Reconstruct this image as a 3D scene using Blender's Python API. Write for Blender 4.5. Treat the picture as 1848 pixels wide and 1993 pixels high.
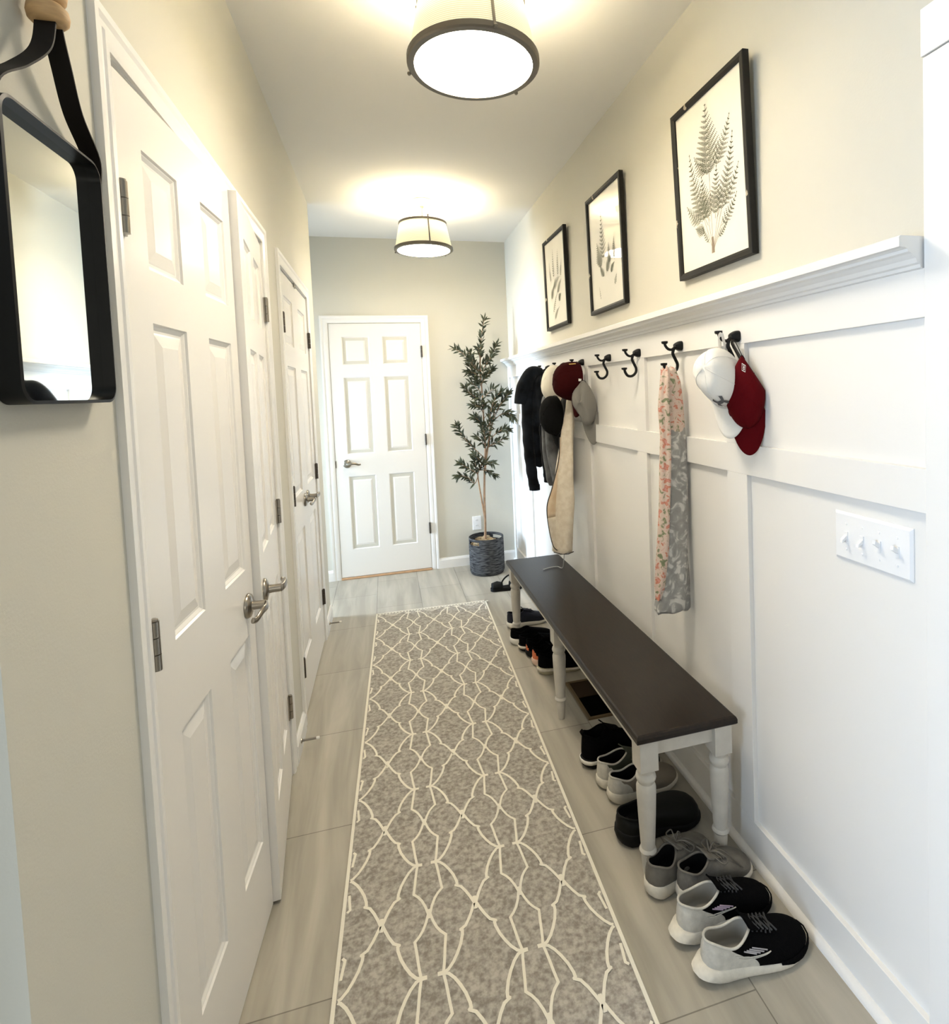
import bpy, bmesh, math, random
from mathutils import Vector, Matrix
random.seed(7)
S = bpy.context.scene
for o in list(bpy.data.objects): bpy.data.objects.remove(o, do_unlink=True)
COL = S.collection
PI = math.pi
def V(*a): return Vector(a)

# ------------------------------------------------------------------ camera
cam = bpy.data.cameras.new('camera'); camo = bpy.data.objects.new('camera', cam); COL.objects.link(camo)
yaw, pitch, roll = 0.2654, 0.0474, -0.0394
fwd = V(math.sin(yaw)*math.cos(pitch), math.cos(yaw)*math.cos(pitch), -math.sin(pitch))
rt0 = V(math.cos(yaw), -math.sin(yaw), 0); up0 = rt0.cross(fwd)
rt = math.cos(roll)*rt0 + math.sin(roll)*up0; up = -math.sin(roll)*rt0 + math.cos(roll)*up0
camo.matrix_world = Matrix(((rt.x, up.x, -fwd.x, 0), (rt.y, up.y, -fwd.y, 0), (rt.z, up.z, -fwd.z, 1.4591), (0, 0, 0, 1)))
cam.sensor_fit = 'HORIZONTAL'; cam.sensor_width = 36; cam.lens = 21.384
cam.shift_x = -0.06786; cam.shift_y = -0.10092; cam.clip_start = 0.02
S.camera = camo

# ------------------------------------------------------------------ world, light, exposure
w = bpy.data.worlds.new('world'); S.world = w; w.use_nodes = True
bg = w.node_tree.nodes['Background']; bg.inputs[0].default_value = (0.75, 0.85, 1, 1); bg.inputs[1].default_value = 1.0
vs = S.view_settings; vs.view_transform = 'Standard'; vs.look = 'None'; vs.exposure = 1.62; vs.gamma = 1; vs.use_curve_mapping = False
def area(name, loc, target, sx, sy, power, color, spread=PI):
    l = bpy.data.lights.new(name, 'AREA'); l.shape = 'RECTANGLE'; l.size = sx; l.size_y = sy
    l.energy = power; l.color = color; l.spread = spread
    o = bpy.data.objects.new(name, l); COL.objects.link(o); o.location = loc
    d = (V(*target)-V(*loc)); o.rotation_euler = d.to_track_quat('-Z', 'Y').to_euler(); return o
area('daylight_alcove_door', (-2.36, 4.30, 1.1), (1.0, 4.05, 0.75), 0.60, 1.8, 15, (0.62, 0.79, 1.0), math.radians(80))
area('daylight_entry_window', (-2.5, -0.10, 1.20), (1.0, 0.85, 0.6), 1.1, 1.5, 34, (0.58, 0.75, 1.0))
area('fill_entry_rear', (0.5, -2.9, 1.4), (0.4, 0, 1.35), 2.2, 1.5, 7, (1.0, 0.93, 0.82))  # added warm fill from behind the camera, no window in that wall
LAMP_DIFF, LAMP_SHADE, LAMP_BULB = 17.5, 0.24, 70.0

# ------------------------------------------------------------------ materials
def new_mat(name):
    m = bpy.data.materials.new(name); m.use_nodes = True
    return m, m.node_tree.nodes, m.node_tree.links, m.node_tree.nodes['Principled BSDF']
def mat(name, col, rough=0.5, metal=0.0, bump=0.0, bscale=60.0, var=0.0, vscale=8.0, coat=0.0, spec=0.5, stretch=None, sheen=0.0, col2=None, detail=4.0):
    m, N, L, p = new_mat(name)
    p.inputs['Base Color'].default_value = (*col, 1); p.inputs['Roughness'].default_value = rough
    p.inputs['Metallic'].default_value = metal; p.inputs['Coat Weight'].default_value = coat
    p.inputs['Specular IOR Level'].default_value = spec; p.inputs['Sheen Weight'].default_value = sheen
    tc = N.new('ShaderNodeTexCoord'); mp = N.new('ShaderNodeMapping'); L.new(tc.outputs['Object'], mp.inputs['Vector'])
    if stretch: mp.inputs['Scale'].default_value = stretch
    n = N.new('ShaderNodeTexNoise'); n.inputs['Scale'].default_value = vscale; n.inputs['Detail'].default_value = detail
    L.new(mp.outputs[0], n.inputs['Vector'])
    if var or col2:
        r = N.new('ShaderNodeValToRGB'); r.color_ramp.elements[0].position = 0.35; r.color_ramp.elements[1].position = 0.65
        c2 = col2 if col2 else tuple(c*(1+var) for c in col); c1 = col if col2 else tuple(c*(1-var) for c in col)
        r.color_ramp.elements[0].color = (*c1, 1); r.color_ramp.elements[1].color = (*c2, 1)
        L.new(n.outputs['Fac'], r.inputs[0]); L.new(r.outputs[0], p.inputs['Base Color'])
    if bump:
        n2 = N.new('ShaderNodeTexNoise'); n2.inputs['Scale'].default_value = bscale; n2.inputs['Detail'].default_value = 3
        L.new(mp.outputs[0], n2.inputs['Vector'])
        b = N.new('ShaderNodeBump'); b.inputs['Strength'].default_value = bump; b.inputs['Distance'].default_value = 0.002
        L.new(n2.outputs['Fac'], b.inputs['Height']); L.new(b.outputs[0], p.inputs['Normal'])
    return m
def emis(name, col, strength):
    m, N, L, p = new_mat(name)
    p.inputs['Base Color'].default_value = (*col, 1); p.inputs['Emission Color'].default_value = (*col, 1)
    p.inputs['Emission Strength'].default_value = strength; p.inputs['Roughness'].default_value = 0.6
    return m
M = {}
M['paint'] = mat('greige_wall_paint', (0.60, 0.58, 0.505), 0.75, bump=0.12, bscale=220, spec=0.25)
M['ceil'] = mat('ceiling_paint', (0.78, 0.76, 0.71), 0.9, bump=0.12, bscale=160, spec=0.1)
M['white'] = mat('white_trim_paint', (0.80, 0.785, 0.755), 0.32, spec=0.4)
M['door'] = mat('white_door_paint', (0.79, 0.765, 0.72), 0.27, bump=0.05, bscale=90, spec=0.45)
M['closet'] = mat('closet_interior', (0.5, 0.48, 0.42), 0.8)
M['black_metal'] = mat('black_metal', (0.004, 0.004, 0.004), 0.42, spec=0.25)
M['nickel'] = mat('satin_nickel', (0.33, 0.30, 0.255), 0.28, metal=1.0)
M['bronze'] = mat('dark_hinge', (0.10, 0.085, 0.07), 0.35, metal=0.8)
M['plastic'] = mat('white_plastic', (0.84, 0.84, 0.84), 0.3)
M['rubber'] = mat('white_rubber', (0.85, 0.83, 0.76), 0.6)
M['legpaint'] = mat('antique_white_leg', (0.55, 0.52, 0.46), 0.42, var=0.04, vscale=30)
M['strap'] = mat('black_strap', (0.007, 0.005, 0.004), 0.6, spec=0.2)
M['bead'] = mat('raw_wood_bead', (0.52, 0.33, 0.155), 0.6, var=0.12, vscale=40, stretch=(1, 1, 6))
M['glass'] = mat('mirror_silver', (0.86, 0.88, 0.85), 0.02, metal=1.0)
M['tan_wood'] = mat('oak_threshold', (0.50, 0.30, 0.16), 0.5, var=0.15, vscale=20, stretch=(1, 8, 8))
M['lampmetal'] = mat('brushed_dark_nickel', (0.17, 0.15, 0.12), 0.4, metal=0.7)
M['diffuser'] = emis('lamp_diffuser', (1.0, 0.90, 0.74), LAMP_DIFF)
M['bulb'] = emis('lamp_bulb', (1.0, 0.89, 0.70), LAMP_BULB)
# shade: pale ribbed fabric, glowing from its bulbs
m, N, L, p = new_mat('lamp_shade_fabric'); M['shade'] = m
tc = N.new('ShaderNodeTexCoord'); wv = N.new('ShaderNodeTexWave'); wv.bands_direction = 'Z'; wv.inputs['Scale'].default_value = 55
L.new(tc.outputs['Object'], wv.inputs['Vector']); r = N.new('ShaderNodeValToRGB')
r.color_ramp.elements[0].color = (0.66, 0.60, 0.37, 1); r.color_ramp.elements[1].color = (1, 0.95, 0.66, 1)
L.new(wv.outputs['Fac'], r.inputs[0]); L.new(r.outputs[0], p.inputs['Base Color']); L.new(r.outputs[0], p.inputs['Emission Color'])
p.inputs['Emission Strength'].default_value = LAMP_SHADE; p.inputs['Roughness'].default_value = 0.9
# bench top: dark espresso stain
m = mat('espresso_bench_top', (0.012, 0.0068, 0.0034), 0.38, spec=0.25, var=0.25, vscale=14, stretch=(9, 1, 9), coat=0.08, bump=0.08, bscale=60); M['bench'] = m
m.node_tree.nodes['Principled BSDF'].inputs['Coat Roughness'].default_value = 0.22
# floor tile
m, N, L, p = new_mat('porcelain_floor_tile'); M['tile'] = m
tc = N.new('ShaderNodeTexCoord'); sx = N.new('ShaderNodeSeparateXYZ'); L.new(tc.outputs['Object'], sx.inputs[0])
def mth(op, a, b=None):
    n = N.new('ShaderNodeMath'); n.operation = op
    for i, v in enumerate((a, b)):
        if v is None: continue
        if isinstance(v, (int, float)): n.inputs[i].default_value = v
        else: L.new(v, n.inputs[i])
    return n.outputs[0]
cb = N.new('ShaderNodeCombineXYZ')
L.new(mth('ADD', sx.outputs['Y'], 0.573*20-1.406), cb.inputs[0]); L.new(mth('ADD', sx.outputs['X'], 0.124+0.304*20), cb.inputs[1])
bk = N.new('ShaderNodeTexBrick'); L.new(cb.outputs[0], bk.inputs['Vector']); bk.offset = 0.5; bk.offset_frequency = 2; bk.squash = 1
bk.inputs['Scale'].default_value = 1; bk.inputs['Brick Width'].default_value = 0.573; bk.inputs['Row Height'].default_value = 0.304
bk.inputs['Mortar Size'].default_value = 0.0016; bk.inputs['Mortar Smooth'].default_value = 0.0; bk.inputs['Bias'].default_value = 0
bk.inputs['Color1'].default_value = (0.350, 0.325, 0.272, 1); bk.inputs['Color2'].default_value = (0.390, 0.363, 0.305, 1); bk.inputs['Mortar'].default_value = (0.19, 0.172, 0.142, 1)
mp = N.new('ShaderNodeMapping'); L.new(tc.outputs['Object'], mp.inputs[0]); mp.inputs['Scale'].default_value = (9, 0.9, 1); mp.inputs['Rotation'].default_value = (0, 0, 0.10)
ns = N.new('ShaderNodeTexNoise'); ns.inputs['Scale'].default_value = 1.6; ns.inputs['Detail'].default_value = 5; ns.inputs['Distortion'].default_value = 0.6; L.new(mp.outputs[0], ns.inputs['Vector'])
cr = N.new('ShaderNodeValToRGB'); cr.color_ramp.elements[0].position = 0.36; cr.color_ramp.elements[0].color = (0.84, 0.83, 0.81, 1)
cr.color_ramp.elements[1].position = 0.68; cr.color_ramp.elements[1].color = (1.18, 1.17, 1.15, 1); L.new(ns.outputs['Fac'], cr.inputs[0])
mx = N.new('ShaderNodeMix'); mx.data_type = 'RGBA'; mx.blend_type = 'MULTIPLY'; mx.inputs[0].default_value = 1
L.new(bk.outputs['Color'], mx.inputs[6]); L.new(cr.outputs[0], mx.inputs[7]); L.new(mx.outputs[2], p.inputs['Base Color'])
p.inputs['Roughness'].default_value = 0.42; p.inputs['Specular IOR Level'].default_value = 0.35
bp = N.new('ShaderNodeBump'); bp.inputs['Strength'].default_value = 0.5; bp.inputs['Distance'].default_value = 0.002; bp.invert = True
L.new(bk.outputs['Fac'], bp.inputs['Height']); L.new(bp.outputs[0], p.inputs['Normal'])
M['rug'] = mat('rug_grey_pile', (0.25, 0.228, 0.195), 0.95, col2=(0.47, 0.435, 0.38), vscale=75, detail=12, bump=0.8, bscale=450, spec=0.1)
M['rugline'] = mat('rug_ivory_yarn', (0.78, 0.74, 0.63), 0.95, bump=0.5, bscale=450, spec=0.1)
M['paper'] = mat('aged_print_paper', (0.78, 0.75, 0.66), 0.5, var=0.03, vscale=5, coat=0.8, spec=0.4)
M['paper'].node_tree.nodes['Principled BSDF'].inputs['Coat Roughness'].default_value = 0.02
M['fern'] = mat('fern_ink', (0.085, 0.09, 0.05), 0.6, col2=(0.16, 0.165, 0.105), vscale=40)
M['fern2'] = mat('fern_stem_ink', (0.33, 0.25, 0.18), 0.6)
M['frame'] = mat('distressed_black_frame', (0.006, 0.005, 0.003), 0.5, spec=0.3, bump=0.2, bscale=40)
# frame chips
fm = M['frame'].node_tree; FN, FL = fm.nodes, fm.links; fn = FN.new('ShaderNodeTexNoise'); fn.inputs['Scale'].default_value = 22; fn.inputs['Detail'].default_value = 6
ftc = FN.new('ShaderNodeTexCoord'); FL.new(ftc.outputs['Object'], fn.inputs['Vector'])
fr = FN.new('ShaderNodeValToRGB'); fr.color_ramp.elements[0].position = 0.70; fr.color_ramp.elements[0].color = (0.007, 0.006, 0.004, 1)
fr.color_ramp.elements[1].position = 0.715; fr.color_ramp.elements[1].color = (0.42, 0.36, 0.27, 1)
FL.new(fn.outputs['Fac'], fr.inputs[0]); FL.new(fr.outputs[0], FN['Principled BSDF'].inputs['Base Color'])
M['leaf'] = mat('olive_leaf', (0.024, 0.029, 0.013), 0.5, col2=(0.088, 0.098, 0.055), vscale=14, spec=0.3)
M['bark'] = mat('olive_bark', (0.30, 0.185, 0.105), 0.8, var=0.2, vscale=30, bump=0.5, bscale=90)
M['olive'] = mat('black_olive_fruit', (0.02, 0.02, 0.015), 0.3)
M['moss'] = mat('coir_filler', (0.34, 0.25, 0.14), 0.95, var=0.4, vscale=60, bump=1.0, bscale=120)
M['basket'] = mat('woven_basket', (0.012, 0.012, 0.013), 0.85, spec=0.2, col2=(0.10, 0.099, 0.098), vscale=13, stretch=(1.6, 1.6, 9), bump=1.0, bscale=60, detail=8)
M['denim_black'] = mat('black_cloth', (0.003, 0.004, 0.006), 0.9, spec=0.1, col2=(0.010, 0.013, 0.019), vscale=14, bump=0.5, bscale=120, sheen=0.1)
M['denim_grey'] = mat('charcoal_cloth', (0.060, 0.063, 0.068), 0.9, col2=(0.19, 0.195, 0.20), vscale=10, bump=0.5, bscale=120, sheen=0.1)
M['sherpa'] = mat('cream_sherpa', (0.66, 0.58, 0.46), 0.95, col2=(0.75, 0.68, 0.56), vscale=40, bump=1.0, bscale=130)
M['peach'] = mat('peach_print_cloth', (0.72, 0.55, 0.36), 0.9, col2=(0.78, 0.64, 0.46), vscale=25)
M['binding'] = mat('dark_binding', (0.05, 0.045, 0.04), 0.8)
M['cap_white'] = mat('white_cap_cloth', (0.80, 0.78, 0.73), 0.8, bump=0.4, bscale=60, sheen=0.1)
M['cap_cream'] = mat('cream_cap_cloth', (0.76, 0.72, 0.62), 0.85, bump=0.4, bscale=60)
M['cap_red'] = mat('maroon_cap_cloth', (0.085, 0.001, 0.003), 0.85, spec=0.1, bump=0.4, bscale=70)
M['cap_maroon'] = mat('dark_maroon_cap_cloth', (0.030, 0.0015, 0.002), 0.85, spec=0.1, bump=0.4, bscale=70)
M['cap_grey'] = mat('grey_cap_cloth', (0.20, 0.19, 0.17), 0.85, bump=0.4, bscale=70)
M['cap_black'] = mat('black_cap_cloth', (0.004, 0.004, 0.004), 0.85, spec=0.1, bump=0.4, bscale=70)
M['ink'] = mat('charcoal_embroidery', (0.10, 0.10, 0.10), 0.7)
M['gold'] = mat('gold_embroidery', (0.62, 0.42, 0.12), 0.7)
M['tanpatch'] = mat('tan_embroidery', (0.36, 0.29, 0.15), 0.8, var=0.3, vscale=120)
M['knit_black'] = mat('black_knit', (0.003, 0.003, 0.0032), 0.9, spec=0.04, bump=0.8, bscale=400)
M['black_lea'] = mat('black_synthetic', (0.0035, 0.0038, 0.003), 0.6, spec=0.2, bump=0.15, bscale=90)
M['lace_dk'] = mat('charcoal_lace', (0.022, 0.022, 0.024), 0.6, spec=0.5)
M['lining_dk'] = mat('dark_shoe_lining', (0.005, 0.005, 0.005), 0.9, spec=0.1)
M['lining_gr'] = mat('grey_shoe_lining', (0.30, 0.28, 0.24), 0.9)
M['off'] = mat('off_white_mesh', (0.55, 0.52, 0.45), 0.75, var=0.12, vscale=40, bump=0.4, bscale=260)
M['sole_w'] = mat('white_foam_sole', (0.66, 0.61, 0.51), 0.6, var=0.06, vscale=60, bump=0.2, bscale=200)
M['sole_bw'] = mat('bright_white_sole', (0.80, 0.77, 0.70), 0.5)
M['sole_b'] = mat('black_rubber_sole', (0.004, 0.004, 0.004), 0.65, spec=0.2)
M['sole_k'] = mat('khaki_rubber_sole', (0.40, 0.36, 0.24), 0.6)
M['grey_su'] = mat('grey_suede', (0.125, 0.113, 0.093), 0.95, col2=(0.17, 0.155, 0.13), vscale=30, bump=0.4, bscale=200)
M['taupe'] = mat('taupe_knit', (0.19, 0.16, 0.125), 0.95, bump=0.3, bscale=250)
M['olive_k'] = mat('olive_knit', (0.055, 0.062, 0.040), 0.9, bump=0.4, bscale=250)
M['navy'] = mat('navy_knit', (0.005, 0.007, 0.018), 0.85, bump=0.4, bscale=250)
M['orange'] = mat('orange_mesh', (0.62, 0.16, 0.06), 0.7)
M['peach_s'] = mat('peach_sole', (0.72, 0.50, 0.38), 0.6)
M['silver'] = mat('silver_overlay', (0.52, 0.50, 0.52), 0.35, metal=0.4)
M['lilac'] = mat('lilac_overlay', (0.55, 0.42, 0.52), 0.4)
M['cordm'] = mat('pale_cord', (0.50, 0.50, 0.50), 0.7)
M['vent_b'] = mat('dark_bronze_vent', (0.030, 0.016, 0.008), 0.7, spec=0.1)
M['vent_t'] = mat('tan_vent_rim', (0.13, 0.09, 0.045), 0.6, spec=0.2)
M['duct'] = mat('dark_duct', (0.002, 0.0015, 0.001), 0.95, spec=0.02)
# scarf cloths
def scarf_mat(name, floral_above):
    m, N, L, p = new_mat(name); p.inputs['Roughness'].default_value = 0.9
    tc = N.new('ShaderNodeTexCoord')
    def ramp(scale, stops, distort=0.5, detail=3, seed=0.0):
        mp = N.new('ShaderNodeMapping'); mp.inputs['Location'].default_value = (seed, seed, seed); L.new(tc.outputs['Object'], mp.inputs[0])
        n = N.new('ShaderNodeTexNoise'); n.inputs['Scale'].default_value = scale; n.inputs['Detail'].default_value = detail; n.inputs['Distortion'].default_value = distort
        L.new(mp.outputs[0], n.inputs['Vector']); r = N.new('ShaderNodeValToRGB'); els = r.color_ramp.elements
        els[0].position, els[0].color = stops[0][0], (*stops[0][1], 1); els[1].position, els[1].color = stops[-1][0], (*stops[-1][1], 1)
        for q, c in stops[1:-1]: e = els.new(q); e.color = (*c, 1)
        L.new(n.outputs['Fac'], r.inputs[0]); return r.outputs[0], n
    g, _ = ramp(22, [(0.40, (0.30, 0.295, 0.28)), (0.52, (0.36, 0.355, 0.34)), (0.60, (0.62, 0.61, 0.58))], 1.5, 6)
    f, _ = ramp(44, [(0.0, (0.10, 0.14, 0.07)), (0.38, (0.22, 0.24, 0.14)), (0.43, (0.62, 0.49, 0.41)), (0.55, (0.64, 0.52, 0.45)), (0.62, (0.52, 0.17, 0.10)), (0.68, (0.60, 0.30, 0.25)), (1.0, (0.58, 0.26, 0.36))], 0.6, 4, 3.0)
    sx = N.new('ShaderNodeSeparateXYZ'); L.new(tc.outputs['Object'], sx.inputs[0])
    n = N.new('ShaderNodeTexNoise'); n.inputs['Scale'].default_value = 30; L.new(tc.outputs['Object'], n.inputs['Vector'])
    a = N.new('ShaderNodeMath'); a.operation = 'MULTIPLY_ADD'; L.new(n.outputs['Fac'], a.inputs[0]); a.inputs[1].default_value = 0.06; L.new(sx.outputs['Z'], a.inputs[2])
    gt = N.new('ShaderNodeMath'); gt.operation = 'GREATER_THAN'; L.new(a.outputs[0], gt.inputs[0]); gt.inputs[1].default_value = floral_above+0.03
    x = N.new('ShaderNodeMix'); x.data_type = 'RGBA'; L.new(gt.outputs[0], x.inputs[0]); L.new(g, x.inputs[6]); L.new(f, x.inputs[7]); L.new(x.outputs[2], p.inputs['Base Color'])
    return m
M['scarf_f'] = scarf_mat('floral_chiffon', -9); M['scarf_g'] = scarf_mat('grey_marbled_chiffon', -0.20)

# ------------------------------------------------------------------ mesh helpers
class MB:
    def __init__(s): s.v = []; s.f = []; s.m = []
    def add(s, vs, fs, m=0):
        b = len(s.v); s.v += [tuple(v) for v in vs]; s.f += [tuple(b+i for i in f) for f in fs]; s.m += [m]*len(fs); return b
    def box(s, x0, x1, y0, y1, z0, z1, m=0):
        vs = [(x, y, z) for z in (z0, z1) for y in (y0, y1) for x in (x0, x1)]
        s.add(vs, [(0, 2, 3, 1), (4, 5, 7, 6), (0, 1, 5, 4), (2, 6, 7, 3), (0, 4, 6, 2), (1, 3, 7, 5)], m); return s
    def quad(s, a, b, c, d, m=0): s.add([a, b, c, d], [(0, 1, 2, 3)], m); return s
    def rings(s, R, closed=True, cap0=False, cap1=False, m=0):
        n = len(R[0]); vs = [p for r in R for p in r]; fs = []
        for i in range(len(R)-1):
            for j in range(n if closed else n-1):
                k = (j+1) % n; fs.append((i*n+j, i*n+k, (i+1)*n+k, (i+1)*n+j))
        if cap0: fs.append(tuple(range(n))[::-1])
        if cap1: fs.append(tuple((len(R)-1)*n+i for i in range(n)))
        s.add(vs, fs, m); return s
    def tube(s, pts, r, seg=10, m=0, cap=True, flat=None):
        pts = [Vector(p) for p in pts]; n = len(pts); R = []
        rr = r if isinstance(r, (list, tuple)) else [r]*n
        t0 = (pts[1]-pts[0]).normalized(); ref = V(0, 0, 1) if abs(t0.z) < .9 else V(1, 0, 0)
        nrm = t0.cross(ref).normalized()
        for i in range(n):
            t = (pts[min(i+1, n-1)]-pts[max(i-1, 0)])
            t = t.normalized() if t.length > 1e-9 else t0
            nrm = (nrm - t*nrm.dot(t)); nrm = nrm.normalized() if nrm.length > 1e-6 else t.orthogonal().normalized()
            bn = t.cross(nrm); a, b = (rr[i] if isinstance(rr[i], (tuple, list)) else (rr[i], rr[i]))
            R.append([pts[i]+nrm*math.cos(2*PI*j/seg)*a+bn*math.sin(2*PI*j/seg)*b for j in range(seg)])
        return s.rings(R, True, cap, cap, m)
    def lathe(s, prof, c=(0, 0, 0), seg=32, m=0, axis='z', cap=True):
        R = []
        for r, z in prof:
            ring = []
            for j in range(seg):
                a = 2*PI*j/seg; x, y = r*math.cos(a), r*math.sin(a)
                p = (x, y, z) if axis == 'z' else ((z, x, y) if axis == 'x' else (x, z, -y))
                ring.append((p[0]+c[0], p[1]+c[1], p[2]+c[2]))
            R.append(ring)
        return s.rings(R, True, cap, cap, m)
    def ball(s, c, r, seg=16, m=0, sc=(1, 1, 1)):
        k = seg//2; R = []
        for i in range(1, k):
            a = -PI/2+PI*i/k
            R.append([(c[0]+r*sc[0]*math.cos(a)*math.cos(2*PI*j/seg), c[1]+r*sc[1]*math.cos(a)*math.sin(2*PI*j/seg), c[2]+r*sc[2]*math.sin(a)) for j in range(seg)])
        return s.rings(R, True, True, True, m)
    def build(s, name, mats, parent=None, smooth=True, ang=35, bevel=0, bseg=2, sub=0, loc=None, solid=0):
        me = bpy.data.meshes.new(name); me.from_pydata(s.v, [], s.f)
        mats = mats if isinstance(mats, (list, tuple)) else [mats]
        for x in mats: me.materials.append(x)
        for p, mi in zip(me.polygons, s.m): p.material_index = mi
        bm = bmesh.new(); bm.from_mesh(me); bmesh.ops.recalc_face_normals(bm, faces=bm.faces); bm.to_mesh(me); bm.free()
        if smooth:
            for p in me.polygons: p.use_smooth = True
            me.set_sharp_from_angle(angle=math.radians(ang))
        o = bpy.data.objects.new(name, me); COL.objects.link(o)
        if parent: o.parent = parent
        if loc: o.location = loc
        if solid: md = o.modifiers.new('solid', 'SOLIDIFY'); md.thickness = solid; md.offset = 0
        if sub: md = o.modifiers.new('sub', 'SUBSURF'); md.levels = sub; md.render_levels = sub
        if bevel: md = o.modifiers.new('bevel', 'BEVEL'); md.width = bevel; md.segments = bseg; md.limit_method = 'ANGLE'; md.angle_limit = math.radians(40)
        return o
def thing(name, label, cat, loc=(0, 0, 0), rot=(0, 0, 0), group=None):
    o = bpy.data.objects.new(name, None); COL.objects.link(o); o.empty_display_size = 0.05
    o.location = loc; o.rotation_euler = rot; o['label'] = label; o['category'] = cat
    if group: o['group'] = group
    return o
def tag(o, label, cat, group=None):
    o['label'] = label; o['category'] = cat
    if group: o['group'] = group
    return o
def struct(o, label=None, cat=None):
    o['kind'] = 'structure'
    if label: o['label'] = label
    if cat: o['category'] = cat
    return o
def smooth_path(pts, n=8):
    pts = [Vector(p) for p in pts]; out = []
    for i in range(len(pts)-1):
        p0 = pts[max(i-1, 0)]; p1 = pts[i]; p2 = pts[i+1]; p3 = pts[min(i+2, len(pts)-1)]
        for k in range(n):
            t = k/n; out.append(0.5*((2*p1)+(-p0+p2)*t+(2*p0-5*p1+4*p2-p3)*t*t+(-p0+3*p1-3*p2+p3)*t**3))
    out.append(pts[-1]); return out
def interp(tab, x):
    if x <= tab[0][0]: return tab[0][1]
    for (a, fa), (b, fb) in zip(tab, tab[1:]):
        if x <= b: t = (x-a)/(b-a); return fa+(fb-fa)*t
    return tab[-1][1]

# ================================================================== SETTING
XL, XR, YB, H = -0.418, 1.038, 4.717, 2.71
XF = 1.020                       # face of the wainscot boards
b = MB().box(-2.7, 2.7, -3.1, 5.0, -0.12, 0.0)
struct(b.build('floor', M['tile'], smooth=False), 'grey beige porcelain floor tiles', 'floor')
struct(MB().box(-2.7, 2.7, -3.1, 5.0, H, H+0.1).build('ceiling', M['ceil'], smooth=False), 'painted flat ceiling', 'ceiling')
# left wall with two closet openings and a return at each end
OA0, OA1, OB0, OB1, OH = 1.120, 2.318, 2.682, 3.560, 2.047
b = MB()
for y0, y1, z0, z1 in ((0.737, OA0, 0, H), (OA0, OA1, OH, H), (OA1, OB0, 0, H), (OB0, OB1, OH, H), (OB1, 3.93, 0, H)): b.box(XL-0.11, XL, y0, y1, z0, z1)
b.box(-2.6, XL-0.11, 0.737, 0.85, 0, H); b.box(-2.6, XL-0.11, 3.82, 3.93, 0, H)
struct(b.build('wall_left', M['paint'], smooth=False), 'beige painted wall with closet doors', 'wall')
b = MB().box(-1.15, -1.1, 0.85, 3.82, 0, H); b.box(-1.1, XL-0.11, 2.45, 2.5, 0, H)
struct(b.build('wall_closet', M['closet'], smooth=False))
struct(MB().box(XR, XR+0.12, 0.76, YB+0.02, 0, H).build('wall_right', M['paint'], smooth=False), 'beige painted wall above white wainscot', 'wall')
struct(MB().box(-2.6, 1.16, YB, YB+0.12, 0, H).build('wall_back', M['paint'], smooth=False), 'beige painted end wall', 'wall')
b = MB()
for y0, y1, z0, z1 in ((-3.0, -0.75, 0, H), (0.5, 0.85, 0, H), (-0.75, 0.5, 0, 0.55), (-0.75, 0.5, 2.15, H), (3.82, 3.98, 0, H), (4.68, 4.84, 0, H), (3.98, 4.68, 2.1, H)): b.box(-2.72, -2.6, y0, y1, z0, z1)
struct(b.build('wall_far_left', M['paint'], smooth=False))
struct(MB().box(-2.7, 2.7, -3.12, -3.0, 0, H).build('wall_rear', M['paint'], smooth=False))
struct(MB().box(2.6, 2.7, -3.0, 0.88, 0, H).box(1.158, 2.7, 0.76, 0.88, 0, H).build('wall_entry_right', M['paint'], smooth=False))
# windows that let the daylight in
def window(n, x, y0, y1, z0, z1, cols, rows):
    b = MB(); t = 0.05
    b.box(x-0.04, x+0.04, y0, y0+t, z0, z1).box(x-0.04, x+0.04, y1-t, y1, z0, z1).box(x-0.04, x+0.04, y0, y1, z0, z0+t).box(x-0.04, x+0.04, y0, y1, z1-t, z1)
    for i in range(1, cols): yy = y0+(y1-y0)*i/cols; b.box(x-0.012, x+0.012, yy-0.01, yy+0.01, z0, z1)
    for i in range(1, rows): zz = z0+(z1-z0)*i/rows; b.box(x-0.012, x+0.012, y0, y1, zz-0.01, zz+0.01)
    struct(b.build('window_%d' % n, M['white'], smooth=False))
window(1, -2.66, -0.75, 0.5, 0.55, 2.15, 3, 2); window(2, -2.66, 3.98, 4.68, 0.0, 2.1, 2, 4)

# casings
CW = 0.057
def casing_left(n, y0, y1, zt):
    """three-sided casing on the left wall; profile (distance from opening, thickness)"""
    prof = [(0.0, 0), (0.0, 0.007), (0.010, 0.010), (0.022, 0.0105), (0.026, 0.0075), (0.036, 0.0085), (0.044, 0.012), (CW, 0.012), (CW, 0)]
    b = MB(); R = []
    for y, z, sy, sz in ((y0, 0, -1, 0), (y0, zt, -1, 1), (y1, zt, 1, 1), (y1, 0, 1, 0)):
        R.append([(XL+t, y+sy*d, z+sz*d) for d, t in prof])
    b.rings(R, closed=True, cap0=True, cap1=True)
    return struct(b.build('trim_%d' % n, M['white'], ang=15), 'white door casing', 'casing')
casing_left(1, OA0-0.008, OA1+0.004, OH); casing_left(2, OB0-0.004, OB1+0.004, OH)
# jambs
b = MB()
for y0, y1 in ((OA0, OA1), (OB0, OB1)):
    b.box(XL-0.11, XL, y0-0.002, y0+0.003, 0, OH).box(XL-0.11, XL, y1-0.003, y1+0.002, 0, OH).box(XL-0.11, XL, y0, y1, OH-0.003, OH+0.002)
struct(b.build('trim_3', M['white'], smooth=False))
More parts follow.
